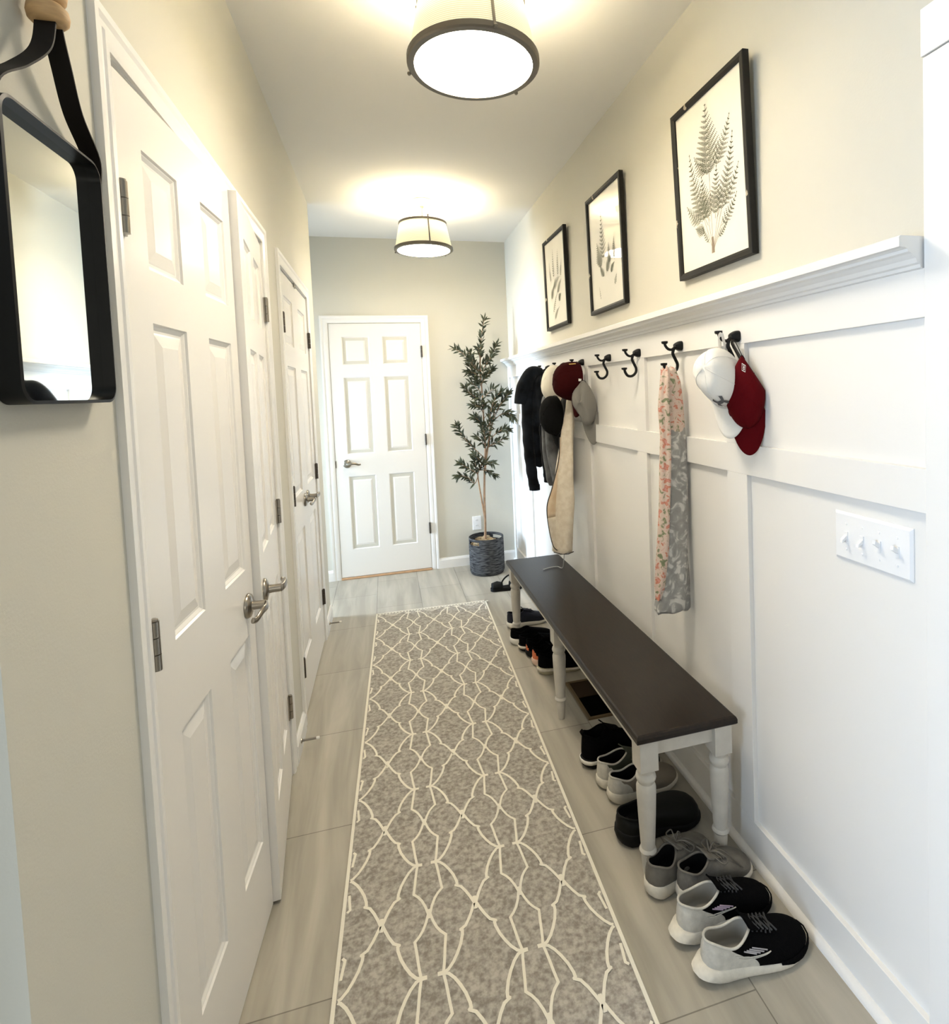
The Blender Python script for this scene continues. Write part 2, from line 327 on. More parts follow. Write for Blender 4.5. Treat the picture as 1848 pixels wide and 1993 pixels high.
# back door casing
D0, D1 = -0.402, 0.310
prof = [(0.0, 0), (0.0, 0.008), (0.012, 0.011), (0.03, 0.011), (0.034, 0.009), (0.044, 0.013), (CW, 0.014), (CW, 0)]
b = MB(); b.rings([[(x+sx*d, YB-t, z+sz*d) for d, t in prof] for x, z, sx, sz in ((D0-0.004, 0, -1, 0), (D0-0.004, 2.041, -1, 1), (D1+0.004, 2.041, 1, 1), (D1+0.004, 0, 1, 0))], True, True, True)
struct(b.build('trim_4', M['white'], ang=15), 'white casing around the end door', 'casing')
# right side cased opening leg and head
b = MB().box(XF-0.003, XF+0.14, 0.775, 0.864, 0, 2.058).box(XF-0.006, XF+0.14, 0.70, 0.866, 2.060, 2.148)
struct(b.build('trim_5', M['white'], smooth=False, bevel=0.0015), 'white cased opening at the near end of the wainscot', 'casing')
# unseen stub added to keep entry window light off the left wall return
struct(MB().box(-0.80, -0.71, 0.575, 0.737, 0, 2.25).build('trim_12', M['white'], smooth=False, bevel=0.003), 'unseen white stub added to shade the left wall return', 'casing')
# wainscot boards
b = MB(); TH = XR-XF
b.box(XF, XR, 0.864, YB, 1.570, 1.665); b.box(XF, XR, 0.864, YB, 1.183, 1.272); b.box(XF, XR, 0.864, YB, 0.0, 0.118)
for y0, y1 in ((1.437, 1.537), (2.097, 2.183), (2.752, 2.842), (3.405, 3.495), (4.035, 4.124), (4.665, YB)):
    b.box(XF, XR, y0, y1, 0.118, 1.183); b.box(XF, XR, y0, y1, 1.272, 1.570)
struct(b.build('trim_6', M['white'], smooth=False, bevel=0.0012), 'white board and batten wainscot', 'wainscot')
b = MB().box(XR-0.004, XR, 0.864, YB, 0.1, 1.6); struct(b.build('trim_7', M['white'], smooth=False))
# ledge
prof = [(XR, 1.640), (XF, 1.640), (XF-0.006, 1.643), (XF-0.008, 1.652), (XF-0.014, 1.656), (XF-0.018, 1.668), (XF-0.028, 1.680), (XF-0.036, 1.684), (XF-0.038, 1.692), (XF-0.046, 1.696), (XF-0.048, 1.704), (XF-0.058, 1.705), (XF-0.058, 1.723), (XF-0.055, 1.726), (XR, 1.726)]
prof = [(x, 1.726-(1.726-z)*(0.72 if z < 1.7 else 1)) for x, z in prof]
def pr_ring(y, cut): return [(x, y+cut*max(0, XF-x), z) for x, z in prof]
b = MB(); b.rings([pr_ring(0.868, 0.0), pr_ring(YB, 0.0)], True, True, True)
struct(b.build('trim_8', M['white'], ang=20), 'white crown ledge over the wainscot', 'ledge')
# baseboards
def bb(name, ring0, ring1, lab=None): return struct(MB().rings([ring0, ring1], True, True, True).build(name, M['white'], ang=20), lab, 'baseboard' if lab else None)
def bprof(h, t): return [(0, 0), (t, 0), (t, h-0.018), (t*0.75, h-0.010), (t*0.5, h-0.002), (t*0.3, h), (0, h)]
P = bprof(0.085, 0.014)
bb('baseboard_back', [(D1+0.061, YB-d, z) for d, z in P], [(XF-0.001, YB-d, z) for d, z in P], 'white baseboard on the end wall')
bb('baseboard_back_left', [(-2.5, YB-d, z) for d, z in P], [(D0-0.061, YB-d, z) for d, z in P])
bb('baseboard_left_near', [(XL+d, 0.737, z) for d, z in P], [(XL+d, OA0-0.062, z) for d, z in P])
bb('baseboard_left', [(XL+d, OA1+0.062, z) for d, z in P], [(XL+d, OB0-0.062, z) for d, z in P], 'white baseboard between the closets')
bb('baseboard_left_far', [(XL+d, OB1+0.062, z) for d, z in P], [(XL+d, 3.93, z) for d, z in P], 'white baseboard past the far closet')
q = [(0, 0)]+[(0.019*math.cos(a), 0.019*math.sin(a)) for a in [i*PI/12 for i in range(7)]]
bb('baseboard_right', [(XF-d, 0.868, z) for d, z in q], [(XF-d, YB, z) for d, z in q], 'white shoe moulding along the wainscot')
struct(MB().box(D0, D1, YB-0.022, YB+0.05, 0, 0.013).build('trim_9', M['tan_wood'], smooth=False, bevel=0.003), 'tan wooden threshold under the end door', 'threshold')

# ------------------------------------------------------------------ panelled doors
ROWS = ((0.237, 0.825), (1.003, 1.612), (1.712, 1.932))
def leaf(name, W, cols, parent=None, z0=0.010, top=2.035, t=0.035):
    """leaf in local coords: u along +X from hinge, outward face at Y=0 facing -Y, z up"""
    b = MB(); us = [0]+[c for p in cols for c in p]+[W]; zs = [z0]+[c for p in ROWS for c in p]+[top]
    for i in range(len(us)-1):
        for j in range(len(zs)-1):
            u0, u1, a, c = us[i], us[i+1], zs[j], zs[j+1]
            if i % 2 and j % 2:
                R = []
                for ins, d in ((0, 0), (0.003, 0.0045), (0.005, 0.005), (0.011, 0.009), (0.016, 0.009), (0.019, 0.0082), (0.040, 0.0040), (0.042, 0.0035)):
                    R.append([(u0+ins, d, a+ins), (u1-ins, d, a+ins), (u1-ins, d, c-ins), (u0+ins, d, c-ins)])
                b.rings(R, True, False, True)
            else: b.quad((u0, 0, a), (u1, 0, a), (u1, 0, c), (u0, 0, c))
    b.quad((0, t, z0), (0, t, top), (W, t, top), (W, t, z0))
    for pts in (((0, 0), (0, t)), ((W, 0), (W, t))):
        (x0, y0), (x1, y1) = pts; b.quad((x0, y0, z0), (x1, y1, z0), (x1, y1, top), (x0, y0, top))
    b.quad((0, 0, top), (W, 0, top), (W, t, top), (0, t, top)); b.quad((0, 0, z0), (W, 0, z0), (W, t, z0), (0, t, z0))
    return b.build(name, M['door'], parent, smooth=False)
def hinges(parent, x, zs, metal, r=0.008, leafdir=1, wide=0.017):
    for z in zs:
        b = MB(); h = 0.0445
        for k in range(3):
            za, zb = z-h+k*2*h/3+0.0008, z-h+(k+1)*2*h/3-0.0008
            b.lathe([(0, za), (r, za), (r, zb), (0, zb)], (x, -0.0085, 0), 16)
        b.lathe([(0, z+h), (r*0.8, z+h), (r*0.8, z+h+0.003), (0, z+h+0.004)], (x, -0.0085, 0), 12)
        b.box(min(x, x+leafdir*wide), max(x, x+leafdir*wide), -0.0045, 0.004, z-h, z+h)
        b.box(min(x, x-leafdir*wide*0.8), max(x, x-leafdir*wide*0.8), -0.0040, 0.004, z-h, z+h)
        b.build('hinge', metal, parent, ang=40)
def lever(parent, x, z, direc, metal):
    """rosette, neck and curved lever; sticks out towards -Y"""
    h = MB()
    h.lathe([(0, -0.001), (0.033, -0.001), (0.033, -0.004), (0.030, -0.009), (0.020, -0.012), (0.0125, -0.014), (0.0115, -0.022), (0.0115, -0.046), (0.0, -0.046)], (x, 0, z), 28, axis='y')
    pts = smooth_path([(x-direc*0.004, -0.045, z), (x+direc*0.012, -0.052, z), (x+direc*0.035, -0.056, z+0.004), (x+direc*0.062, -0.053, z+0.002), (x+direc*0.088, -0.046, z-0.008), (x+direc*0.104, -0.040, z-0.004)], 6)
    n = len(pts); R = [(0.0048, 0.0115-0.004*min(1, i/n*1.2)) for i in range(n)]; R[0] = (0.002, 0.006); R[-1] = (0.002, 0.004)
    m2 = MB(); m2.tube(pts, [(a, c) for a, c in R], 14)
    base = h.build('door_handle', metal, parent, ang=45); m2.build('lever', metal, base, ang=50)
    return base
def place_left(o, y, ang, flip, x=XL-0.001):
    """outward face (-Y local) turned to +X world. flip: hinge on far side -> mirrored along y"""
    o.location = (x, y, 0)
    o.rotation_euler = (0, 0, PI/2+ang)          # local +X -> +Y world, -Y local -> +X world
c2 = lambda W: ((0.098, 0.258), (W-0.258, W-0.098))
# pair A, near leaf: hinge at near side
d1 = leaf('door_1', 0.598, ((0.098, 0.255), (0.385, 0.545))); place_left(d1, OA0+0.003, -math.radians(3.4), False); struct(d1, 'white six panel closet door nearest the mirror, slightly ajar', 'door')
hinges(d1, -0.002, (1.795, 1.035, 0.26), M['nickel']); lever(d1, 0.540, 0.905, -1, M['nickel'])
# far-hinged leaves are built with the hinge at u=W
def far_leaf(name, W, cols, yhinge, ang, lab):
    o = leaf(name, W, cols); o.rotation_euler = (0, 0, PI/2+ang)
    dx, dy = math.cos(PI/2+ang)*W, math.sin(PI/2+ang)*W; o.location = (XL-0.001-dx, yhinge-dy, 0); struct(o, lab, 'door'); return o
d2 = far_leaf('door_2', 0.590, c2(0.590), OA1-0.003, math.radians(5.4), 'white six panel closet door standing ajar behind the nearest one')
hinges(d2, 0.592, (1.795, 1.035, 0.27), M['nickel'], leafdir=-1); lever(d2, 0.060, 0.905, 1, M['nickel'])
WB = (OB1-OB0)/2-0.003
d3 = leaf('door_3', WB, ((0.098, WB-0.095),)); place_left(d3, OB0+0.003, 0, False); struct(d3, 'narrow white panelled closet door, near half of the farther pair', 'door')
hinges(d3, -0.002, (1.795, 1.027, 0.25), M['bronze'], wide=0.013); lever(d3, WB-0.05, 0.945, -1, M['nickel'])
d4 = far_leaf('door_4', WB, ((0.095, WB-0.098),), OB1-0.003, 0, 'narrow white panelled closet door, far half of the farther pair')
hinges(d4, WB+0.002, (1.795, 1.027, 0.27), M['bronze'], leafdir=-1, wide=0.013); lever(d4, 0.05, 0.945, 1, M['nickel'])
# end door
WD = D1-D0-0.006
d5 = leaf('door_5', WD, ((0.092, 0.300), (WD-0.305, WD-0.105)), z0=0.018); d5.location = (D0+0.003, YB-0.006, 0); struct(d5, 'white six panel door at the end of the hall', 'door')
hinges(d5, WD+0.001, (1.805, 1.085, 0.35), M['bronze'], leafdir=-1, wide=0.008)
lever(d5, 0.085, 0.928, 1, M['nickel'])
MB().box(-0.0025, 0.004, -0.002, 0.02, 0.900, 0.955).build('latch_plate', M['bronze'], d5, smooth=False)
struct(MB().box(D0-0.003, D1+0.003, YB+0.03, YB+0.06, 0, 2.04).box(D0-0.004, D0-0.0005, YB-0.004, YB+0.05, 0, 2.041).box(D1+0.0005, D1+0.004, YB-0.004, YB+0.05, 0, 2.041).build('trim_10', M['white'], smooth=False))
# door catch at the top of the farther closet pair
c = MB().box(XL+0.0005, XL+0.006, 3.098, 3.118, 2.024, 2.0445).box(XL+0.0005, XL+0.006, 3.126, 3.146, 2.024, 2.0445); struct(c.build('trim_11', M['nickel'], smooth=False), 'small metal catch over the farther closet doors', 'catch')

# door stops
for y, lab in ((2.456, 'thin spring door stop with white tip between the closets'), (3.700, 'thin spring door stop with white tip past the farther closet')):
    t = thing('door_stop', lab, 'door stop', (XL+0.014, y, 0.05), group='spring door stops on the left baseboard')
    b = MB(); b.lathe([(0, 0), (0.010, 0), (0.009, 0.004), (0.004, 0.007), (0, 0.007)], (0, 0, 0), 16, axis='x')
    n = 150; b.tube([(0.006+0.056*i/n, 0.0042*math.cos(i*2*PI/8.0), 0.0042*math.sin(i*2*PI/8.0)) for i in range(n+1)], 0.0011, 5)
    b.build('spring', M['nickel'], t); MB().lathe([(0, 0.058), (0.0055, 0.059), (0.0062, 0.064), (0.0055, 0.071), (0, 0.073)], (0, 0, 0), 16, axis='x').build('rubber_tip', M['rubber'], t)

# ================================================================== CEILING LIGHTS
def ceiling_light(y, lab):
    t = thing('ceiling_light', lab, 'ceiling light', (0.294, y, 2.385), group='drum ceiling lights')
    # local z: 0 = underside of bottom ring, top of canopy at 0.325
    MB().lathe([(0.168, 0.000), (0.184, 0.000), (0.188, 0.004), (0.188, 0.018), (0.182, 0.021), (0.170, 0.019), (0.168, 0.014), (0.168, 0.000)], seg=64, cap=False).build('bottom_ring', M['lampmetal'], t)
    MB().lathe([(0.146, 0.166), (0.1535, 0.166), (0.1535, 0.178), (0.146, 0.178), (0.146, 0.166)], seg=64, cap=False).build('top_ring', M['lampmetal'], t)
    b = MB(); b.lathe([(0.180, 0.020), (0.150, 0.168)], seg=64, cap=False); b.build('lamp_shade', M['shade'], t, solid=0.001)
    MB().lathe([(0.0, -0.004), (0.08, -0.003), (0.155, 0.001), (0.171, 0.006), (0.171, 0.010), (0, 0.010)], seg=64, cap=False).build('diffuser', M['diffuser'], t)
    MB().lathe([(0, 0.3245), (0.062, 0.3245), (0.064, 0.320), (0.064, 0.300), (0.058, 0.296), (0.034, 0.290), (0.012, 0.286), (0.008, 0.270), (0, 0.268)], seg=40).build('canopy', M['lampmetal'], t)
    MB().tube([(0, 0, 0.27), (0, 0, 0.08)], 0.005, 10).build('stem', M['lampmetal'], t)
    for k in range(3):
        a = math.radians(-82+120*k); ca, sa = math.cos(a), math.sin(a)
        MB().tube(smooth_path([(0.048*ca, 0.048*sa, 0.298), (0.055*ca, 0.055*sa, 0.262), (0.085*ca, 0.085*sa, 0.222), (0.130*ca, 0.130*sa, 0.196), (0.1555*ca, 0.1555*sa, 0.186)], 5), 0.0022, 8).build('support_arm', M['lampmetal'], t)
        s_ = MB(); s_.tube([(0.1555*ca, 0.1555*sa, 0.190), (0.186*ca, 0.186*sa, 0.010)], 0.0042, 8); s_.ball((0.192*ca, 0.192*sa, 0.004), 0.006, 10); s_.tube([(0.150*ca, 0.150*sa, 0.186), (0.163*ca, 0.163*sa, 0.186)], 0.005, 8)
        s_.build('strut', M['lampmetal'], t)
    for a in (0.6, 2.7, 4.8): MB().ball((0.055*math.cos(a), 0.055*math.sin(a), 0.138), 0.030, 16).build('bulb', M['bulb'], t)
    return t
ceiling_light(1.640, 'large drum ceiling light with pale ribbed shade, nearest and cut by the top edge')
ceiling_light(3.765, 'smaller looking drum ceiling light hanging near the end door')

# ================================================================== WALL MIRROR
t = thing('wall_mirror', 'black framed rounded mirror hung by a black strap from wooden beads', 'mirror', (XL, 0.878, 1.465))
def rrect(hw, z0, z1, r, n=7):
    pts = []
    for cx, cz, a0 in ((hw-r, z0+r, -PI/2), (hw-r, z1-r, 0), (-hw+r, z1-r, PI/2), (-hw+r, z0+r, PI)):
        for k in range(n+1): a = a0+PI/2*k/n; pts.append((cx+r*math.cos(a), cz+r*math.sin(a)))
    return pts
HW, MH = 0.116, 0.350
o_, i_ = rrect(HW, 0, MH, 0.025), rrect(HW-0.004, 0.004, MH-0.004, 0.021)
b = MB(); b.rings([[(0.001, y, z) for y, z in o_], [(0.027, y, z) for y, z in o_], [(0.028, y, z) for y, z in i_], [(0.010, y, z) for y, z in i_]], True)
b.build('frame', M['black_metal'], t, ang=30)
g = rrect(HW-0.0035, 0.0035, MH-0.0035, 0.0215); MB().rings([[(0.007, y, z) for y, z in g], [(0.0125, y, z) for y, z in g]], True, True, True).build('mirror_glass', M['glass'], t, smooth=False)
def ribbon(pts, w, th, mname, name, parent, wdir=V(1, 0, 0)):
    pts = [Vector(p) for p in pts]; R = []
    for i in range(len(pts)):
        tg = (pts[min(i+1, len(pts)-1)]-pts[max(i-1, 0)]).normalized(); n = tg.cross(wdir).normalized()
        R.append([pts[i]+wdir*w+n*th, pts[i]-wdir*w+n*th, pts[i]-wdir*w-n*th, pts[i]+wdir*w-n*th])
    return MB().rings(R, True, True, True).build(name, M[mname], parent, ang=40)
for s in (-1, 1):
    pts = smooth_path([(0.014, s*(HW+0.0015), MH-0.065), (0.015, s*(HW+0.0015), MH-0.03), (0.018, s*(HW-0.004), MH+0.010), (0.021, s*0.062, MH+0.050), (0.028, s*0.024, MH+0.092), (0.028, s*0.007, MH+0.138), (0.028, s*0.004, MH+0.175)], 7)
    ribbon(pts, 0.0115, 0.0012, 'strap', 'strap', t)
for z, r in ((MH+0.146, 0.0225), (MH+0.172, 0.021), (MH+0.197, 0.0235)):
    MB().lathe([(0.004, -0.0125), (r*0.72, -0.0125), (r*0.95, -0.007), (r, 0), (r*0.95, 0.007), (r*0.72, 0.0125), (0.004, 0.0125)], (0.028, 0, z), 28).build('wooden_bead', M['bead'], t, ang=60)
MB().tube([(0.0, 0, MH+0.235), (0.055, 0, MH+0.235)], 0.008, 14).build('hanging_peg', M['bead'], t)

# ================================================================== FERN PRINTS
def frond(b, base, tip, width, bend=0.0, pairs=13, m=0, compound=True):
    base, tip = V(*base), V(*tip); ax = tip-base; Ln = ax.length; d = ax.normalized(); n = V(-d.y, d.x)
    def pt(t): return base+ax*t+n*bend*4*t*(1-t)
    pl = [pt(i/12) for i in range(13)]
    for i in range(12):
        q = (pl[i+1]-pl[i]).normalized(); k = V(-q.y, q.x)*0.0007
        poly2(b, [pl[i]-k, pl[i+1]-k, pl[i+1]+k, pl[i]+k], m)
    for i in range(pairs):
        t = 0.12+0.86*i/(pairs-1); c = pt(t); wl = width*math.sin(PI*min(1, (1.02-t)*0.95))**0.7*(0.55+0.45*min(1, t*3)) if t < 0.98 else width*0.08
        wl = width*min(1, (1.03-t)*1.35)*min(1, 0.5+t*2)
        for s in (-1, 1):
            dd = (n*s+d*0.55).normalized(); e = Vector(c)+dd*wl; k = V(-dd.y, dd.x)
            if compound and wl > 0.010:
                m_ = max(4, int(wl/0.0052))
                for j in range(m_):
                    u = (j+0.5)/m_; cc = c+dd*wl*u; l2 = min(0.011, wl*0.22)*(1.08-u)+0.0012
                    for s2 in (-1, 1):
                        d2 = (k*s2+dd*0.8).normalized(); k2 = V(-d2.y, d2.x)*0.0012; poly2(b, [cc-k2, cc+d2*l2*0.6-k2*1.1, cc+d2*l2, cc+d2*l2*0.6+k2*1.1, cc+k2], m)
                poly2(b, [c-k*0.0005, e, c+k*0.0005], m)
            else:
                poly2(b, [c-k*0.0012, c+dd*wl*0.5-k*0.0019, e, c+dd*wl*0.5+k*0.0019, c+k*0.0012], m)
    return pl
LAY = [0.0]
def poly2(b, pts, m):
    b.add([(LAY[0], -p.x, p.y) for p in pts], [tuple(range(len(pts)))], m)
def print_frame(yc, zc, Wd, Hd, tilt, design, lab):
    # local: outward -X, width along Y, height Z.  2-D art coords: +x towards the viewer's right (= -Y)
    t = thing('framed_print', lab, 'framed picture', (XR-0.004, yc, zc-Hd/2), (0, -tilt, 0), group='framed fern prints over the ledge')
    bar, dp = 0.021, 0.021; hw = Wd/2
    o_ = [(-hw, 0), (hw, 0), (hw, Hd), (-hw, Hd)]; i_ = [(-hw+bar, bar), (hw-bar, bar), (hw-bar, Hd-bar), (-hw+bar, Hd-bar)]
    mid = [(-hw+bar*0.6, bar*0.6), (hw-bar*0.6, bar*0.6), (hw-bar*0.6, Hd-bar*0.6), (-hw+bar*0.6, Hd-bar*0.6)]
    ed = [(-hw+0.002, 0.002), (hw-0.002, 0.002), (hw-0.002, Hd-0.002), (-hw+0.002, Hd-0.002)]
    MB().rings([[(0, y, z) for y, z in o_], [(-dp+0.002, y, z) for y, z in o_], [(-dp, y, z) for y, z in ed], [(-dp, y, z) for y, z in mid], [(-dp+0.004, y, z) for y, z in i_], [(-dp+0.010, y, z) for y, z in i_]], True).build('frame', M['frame'], t, smooth=False)
    X = -dp+0.0095
    MB().box(X, X+0.002, -hw+bar-0.002, hw-bar+0.002, bar-0.002, Hd-bar+0.002).build('print', M['paper'], t, smooth=False)
    b = MB(); LAY[0] = X-0.0005; iw, ih = hw-bar, Hd
    if design == 0:
        F_ = lambda x0, y0, x1, y1, wd, bd, n: frond(b, (x0, y0), (x1, y1), wd, bd, n)
        F_(0.0, 0.27, -0.004, 0.508, 0.078, 0.002, 13)
        F_(0.02, 0.30, 0.118, 0.425, 0.040, -0.012, 11); F_(-0.01, 0.30, -0.080, 0.375, 0.034, 0.010, 9)
        F_(-0.02, 0.14, -0.108, 0.395, 0.050, 0.016, 15); F_(0.03, 0.15, 0.128, 0.372, 0.042, -0.014, 15)
        F_(-0.01, 0.15, -0.045, 0.300, 0.046, 0.004, 11); F_(0.02, 0.15, 0.040, 0.305, 0.044, 0.0, 11)
        F_(-0.05, 0.16, -0.140, 0.235, 0.034, 0.010, 9); F_(0.06, 0.17, 0.150, 0.275, 0.032, -0.01, 9)
        F_(0.05, 0.12, 0.135, 0.195, 0.026, -0.008, 9); F_(-0.04, 0.125, -0.095, 0.150, 0.026, 0.0, 8)
        frond(b, (-0.02, 0.085), (-0.055, 0.150), 0.014, 0.004, 8, 0, False); frond(b, (0.03, 0.09), (0.085, 0.130), 0.014, -0.004, 8, 0, False)
        for tx, ty in ((0.0, 0.33), (-0.05, 0.19), (0.07, 0.20), (0.04, 0.18), (-0.02, 0.17), (0.06, 0.14)):
            p0, p1 = V(0.0, 0.055), V(tx, ty); q = (p1-p0).normalized(); k = V(-q.y, q.x)*0.0008; poly2(b, [p0-k, p1-k, p1+k, p0+k], 1)
        for dx in (-0.006, 0, 0.005): poly2(b, [V(dx-0.003, 0.05), V(dx+0.003, 0.05), V(dx*0.5+0.002, 0.10), V(dx*0.5-0.002, 0.10)], 1)
    elif design == 1:
        for x0, y0, x1, y1, wd in ((-0.05, 0.20, -0.10, 0.33, 0.05), (-0.02, 0.22, -0.035, 0.46, 0.045), (0.05, 0.20, 0.04, 0.30, 0.03), (0.10, 0.21, 0.105, 0.31, 0.026), (0.0, 0.17, 0.06, 0.24, 0.03), (-0.02, 0.16, -0.075, 0.22, 0.024), (0.05, 0.16, 0.10, 0.20, 0.02)): frond(b, (x0, y0), (x1, y1), wd, 0.006, 12)
        frond(b, (0.09, 0.10), (0.115, 0.145), 0.018, 0, 7, 0, False); frond(b, (-0.08, 0.06), (-0.095, 0.12), 0.008, 0, 6, 0, False)
    else:
        for x0, y0, x1, y1, wd in ((-0.03, 0.29, -0.03, 0.47, 0.026), (0.05, 0.29, 0.065, 0.45, 0.024), (-0.09, 0.28, -0.11, 0.41, 0.020), (0.10, 0.28, 0.13, 0.38, 0.018), (-0.06, 0.24, 0.08, 0.29, 0.035), (-0.11, 0.18, -0.02, 0.26, 0.035), (-0.08, 0.09, 0.03, 0.22, 0.020), (0.04, 0.15, 0.09, 0.19, 0.028), (-0.06, 0.055, 0.05, 0.12, 0.022), (0.02, 0.20, 0.11, 0.27, 0.03)): frond(b, (x0, y0), (x1, y1), wd, 0.005, 12)
    b.build('fern_artwork', [M['fern'], M['fern2']], t, smooth=False)
    return t
print_frame(1.583, 2.095, 0.405, 0.556, 0.036, 0, 'black framed fern print with one tall bushy plant, largest and nearest')
print_frame(2.457, 2.095, 0.415, 0.560, 0.020, 1, 'black framed fern print mirroring a lamp in its glass, middle of three')
print_frame(3.240, 2.098, 0.425, 0.550, 0.020, 2, 'black framed print of narrow upright ferns, closest to the end wall')

# ================================================================== HOOKS
def hook(y, lab):
    t = thing('wall_hook', lab, 'hook', (XF, y, 1.593), group='black double hooks under the ledge')
    b = MB()
    R = []
    for x, s in ((0.0005, 1.0), (-0.006, 1.0), (-0.012, 0.86), (-0.020, 0.62), (-0.024, 0.45)):
        R.append([(x, s*0.0195*math.copysign(abs(math.cos(a))**0.6, math.cos(a)), s*0.0170*math.copysign(abs(math.sin(a))**0.6, math.sin(a))) for a in [2*PI*k/24 for k in range(24)]])
    b.rings(R, True, True, True)
    b.build('mounting_plate', M['black_metal'], t)
    MB().tube(smooth_path([(-0.020, 0, -0.002), (-0.034, 0, -0.012), (-0.048, 0, -0.010), (-0.058, 0, 0.000), (-0.062, 0, 0.010)], 6), 0.0048, 10).lathe([(0, 0.008), (0.008, 0.008), (0.0115, 0.011), (0.0115, 0.017), (0, 0.018)], (-0.062, 0, 0), 18).build('upper_prong', M['black_metal'], t)
    MB().tube(smooth_path([(-0.026, 0, -0.008), (-0.031, 0, -0.026), (-0.022, 0, -0.046), (-0.014, 0, -0.064), (-0.018, 0, -0.082), (-0.034, 0, -0.094), (-0.052, 0, -0.092), (-0.063, 0, -0.078), (-0.066, 0, -0.066)], 7), 0.0056, 10).lathe([(0, -0.068), (0.008, -0.068), (0.0118, -0.065), (0.0118, -0.059), (0, -0.058)], (-0.067, 0, 0), 18).build('lower_prong', M['black_metal'], t)
    return t
for y, lab in ((1.471, 'black double hook nearest the light switches, holding two caps'), (1.803, 'black double hook holding the floral scarf'), (2.143, 'empty black double hook next to the scarf hook'), (2.457, 'empty black double hook nearer the grey cap'),
               (2.824, 'black double hook behind the maroon cap and grey cap'), (3.142, 'black double hook hidden behind the cream cap'), (3.462, 'black double hook holding the black jacket, nearest the end wall')): hook(y, lab)

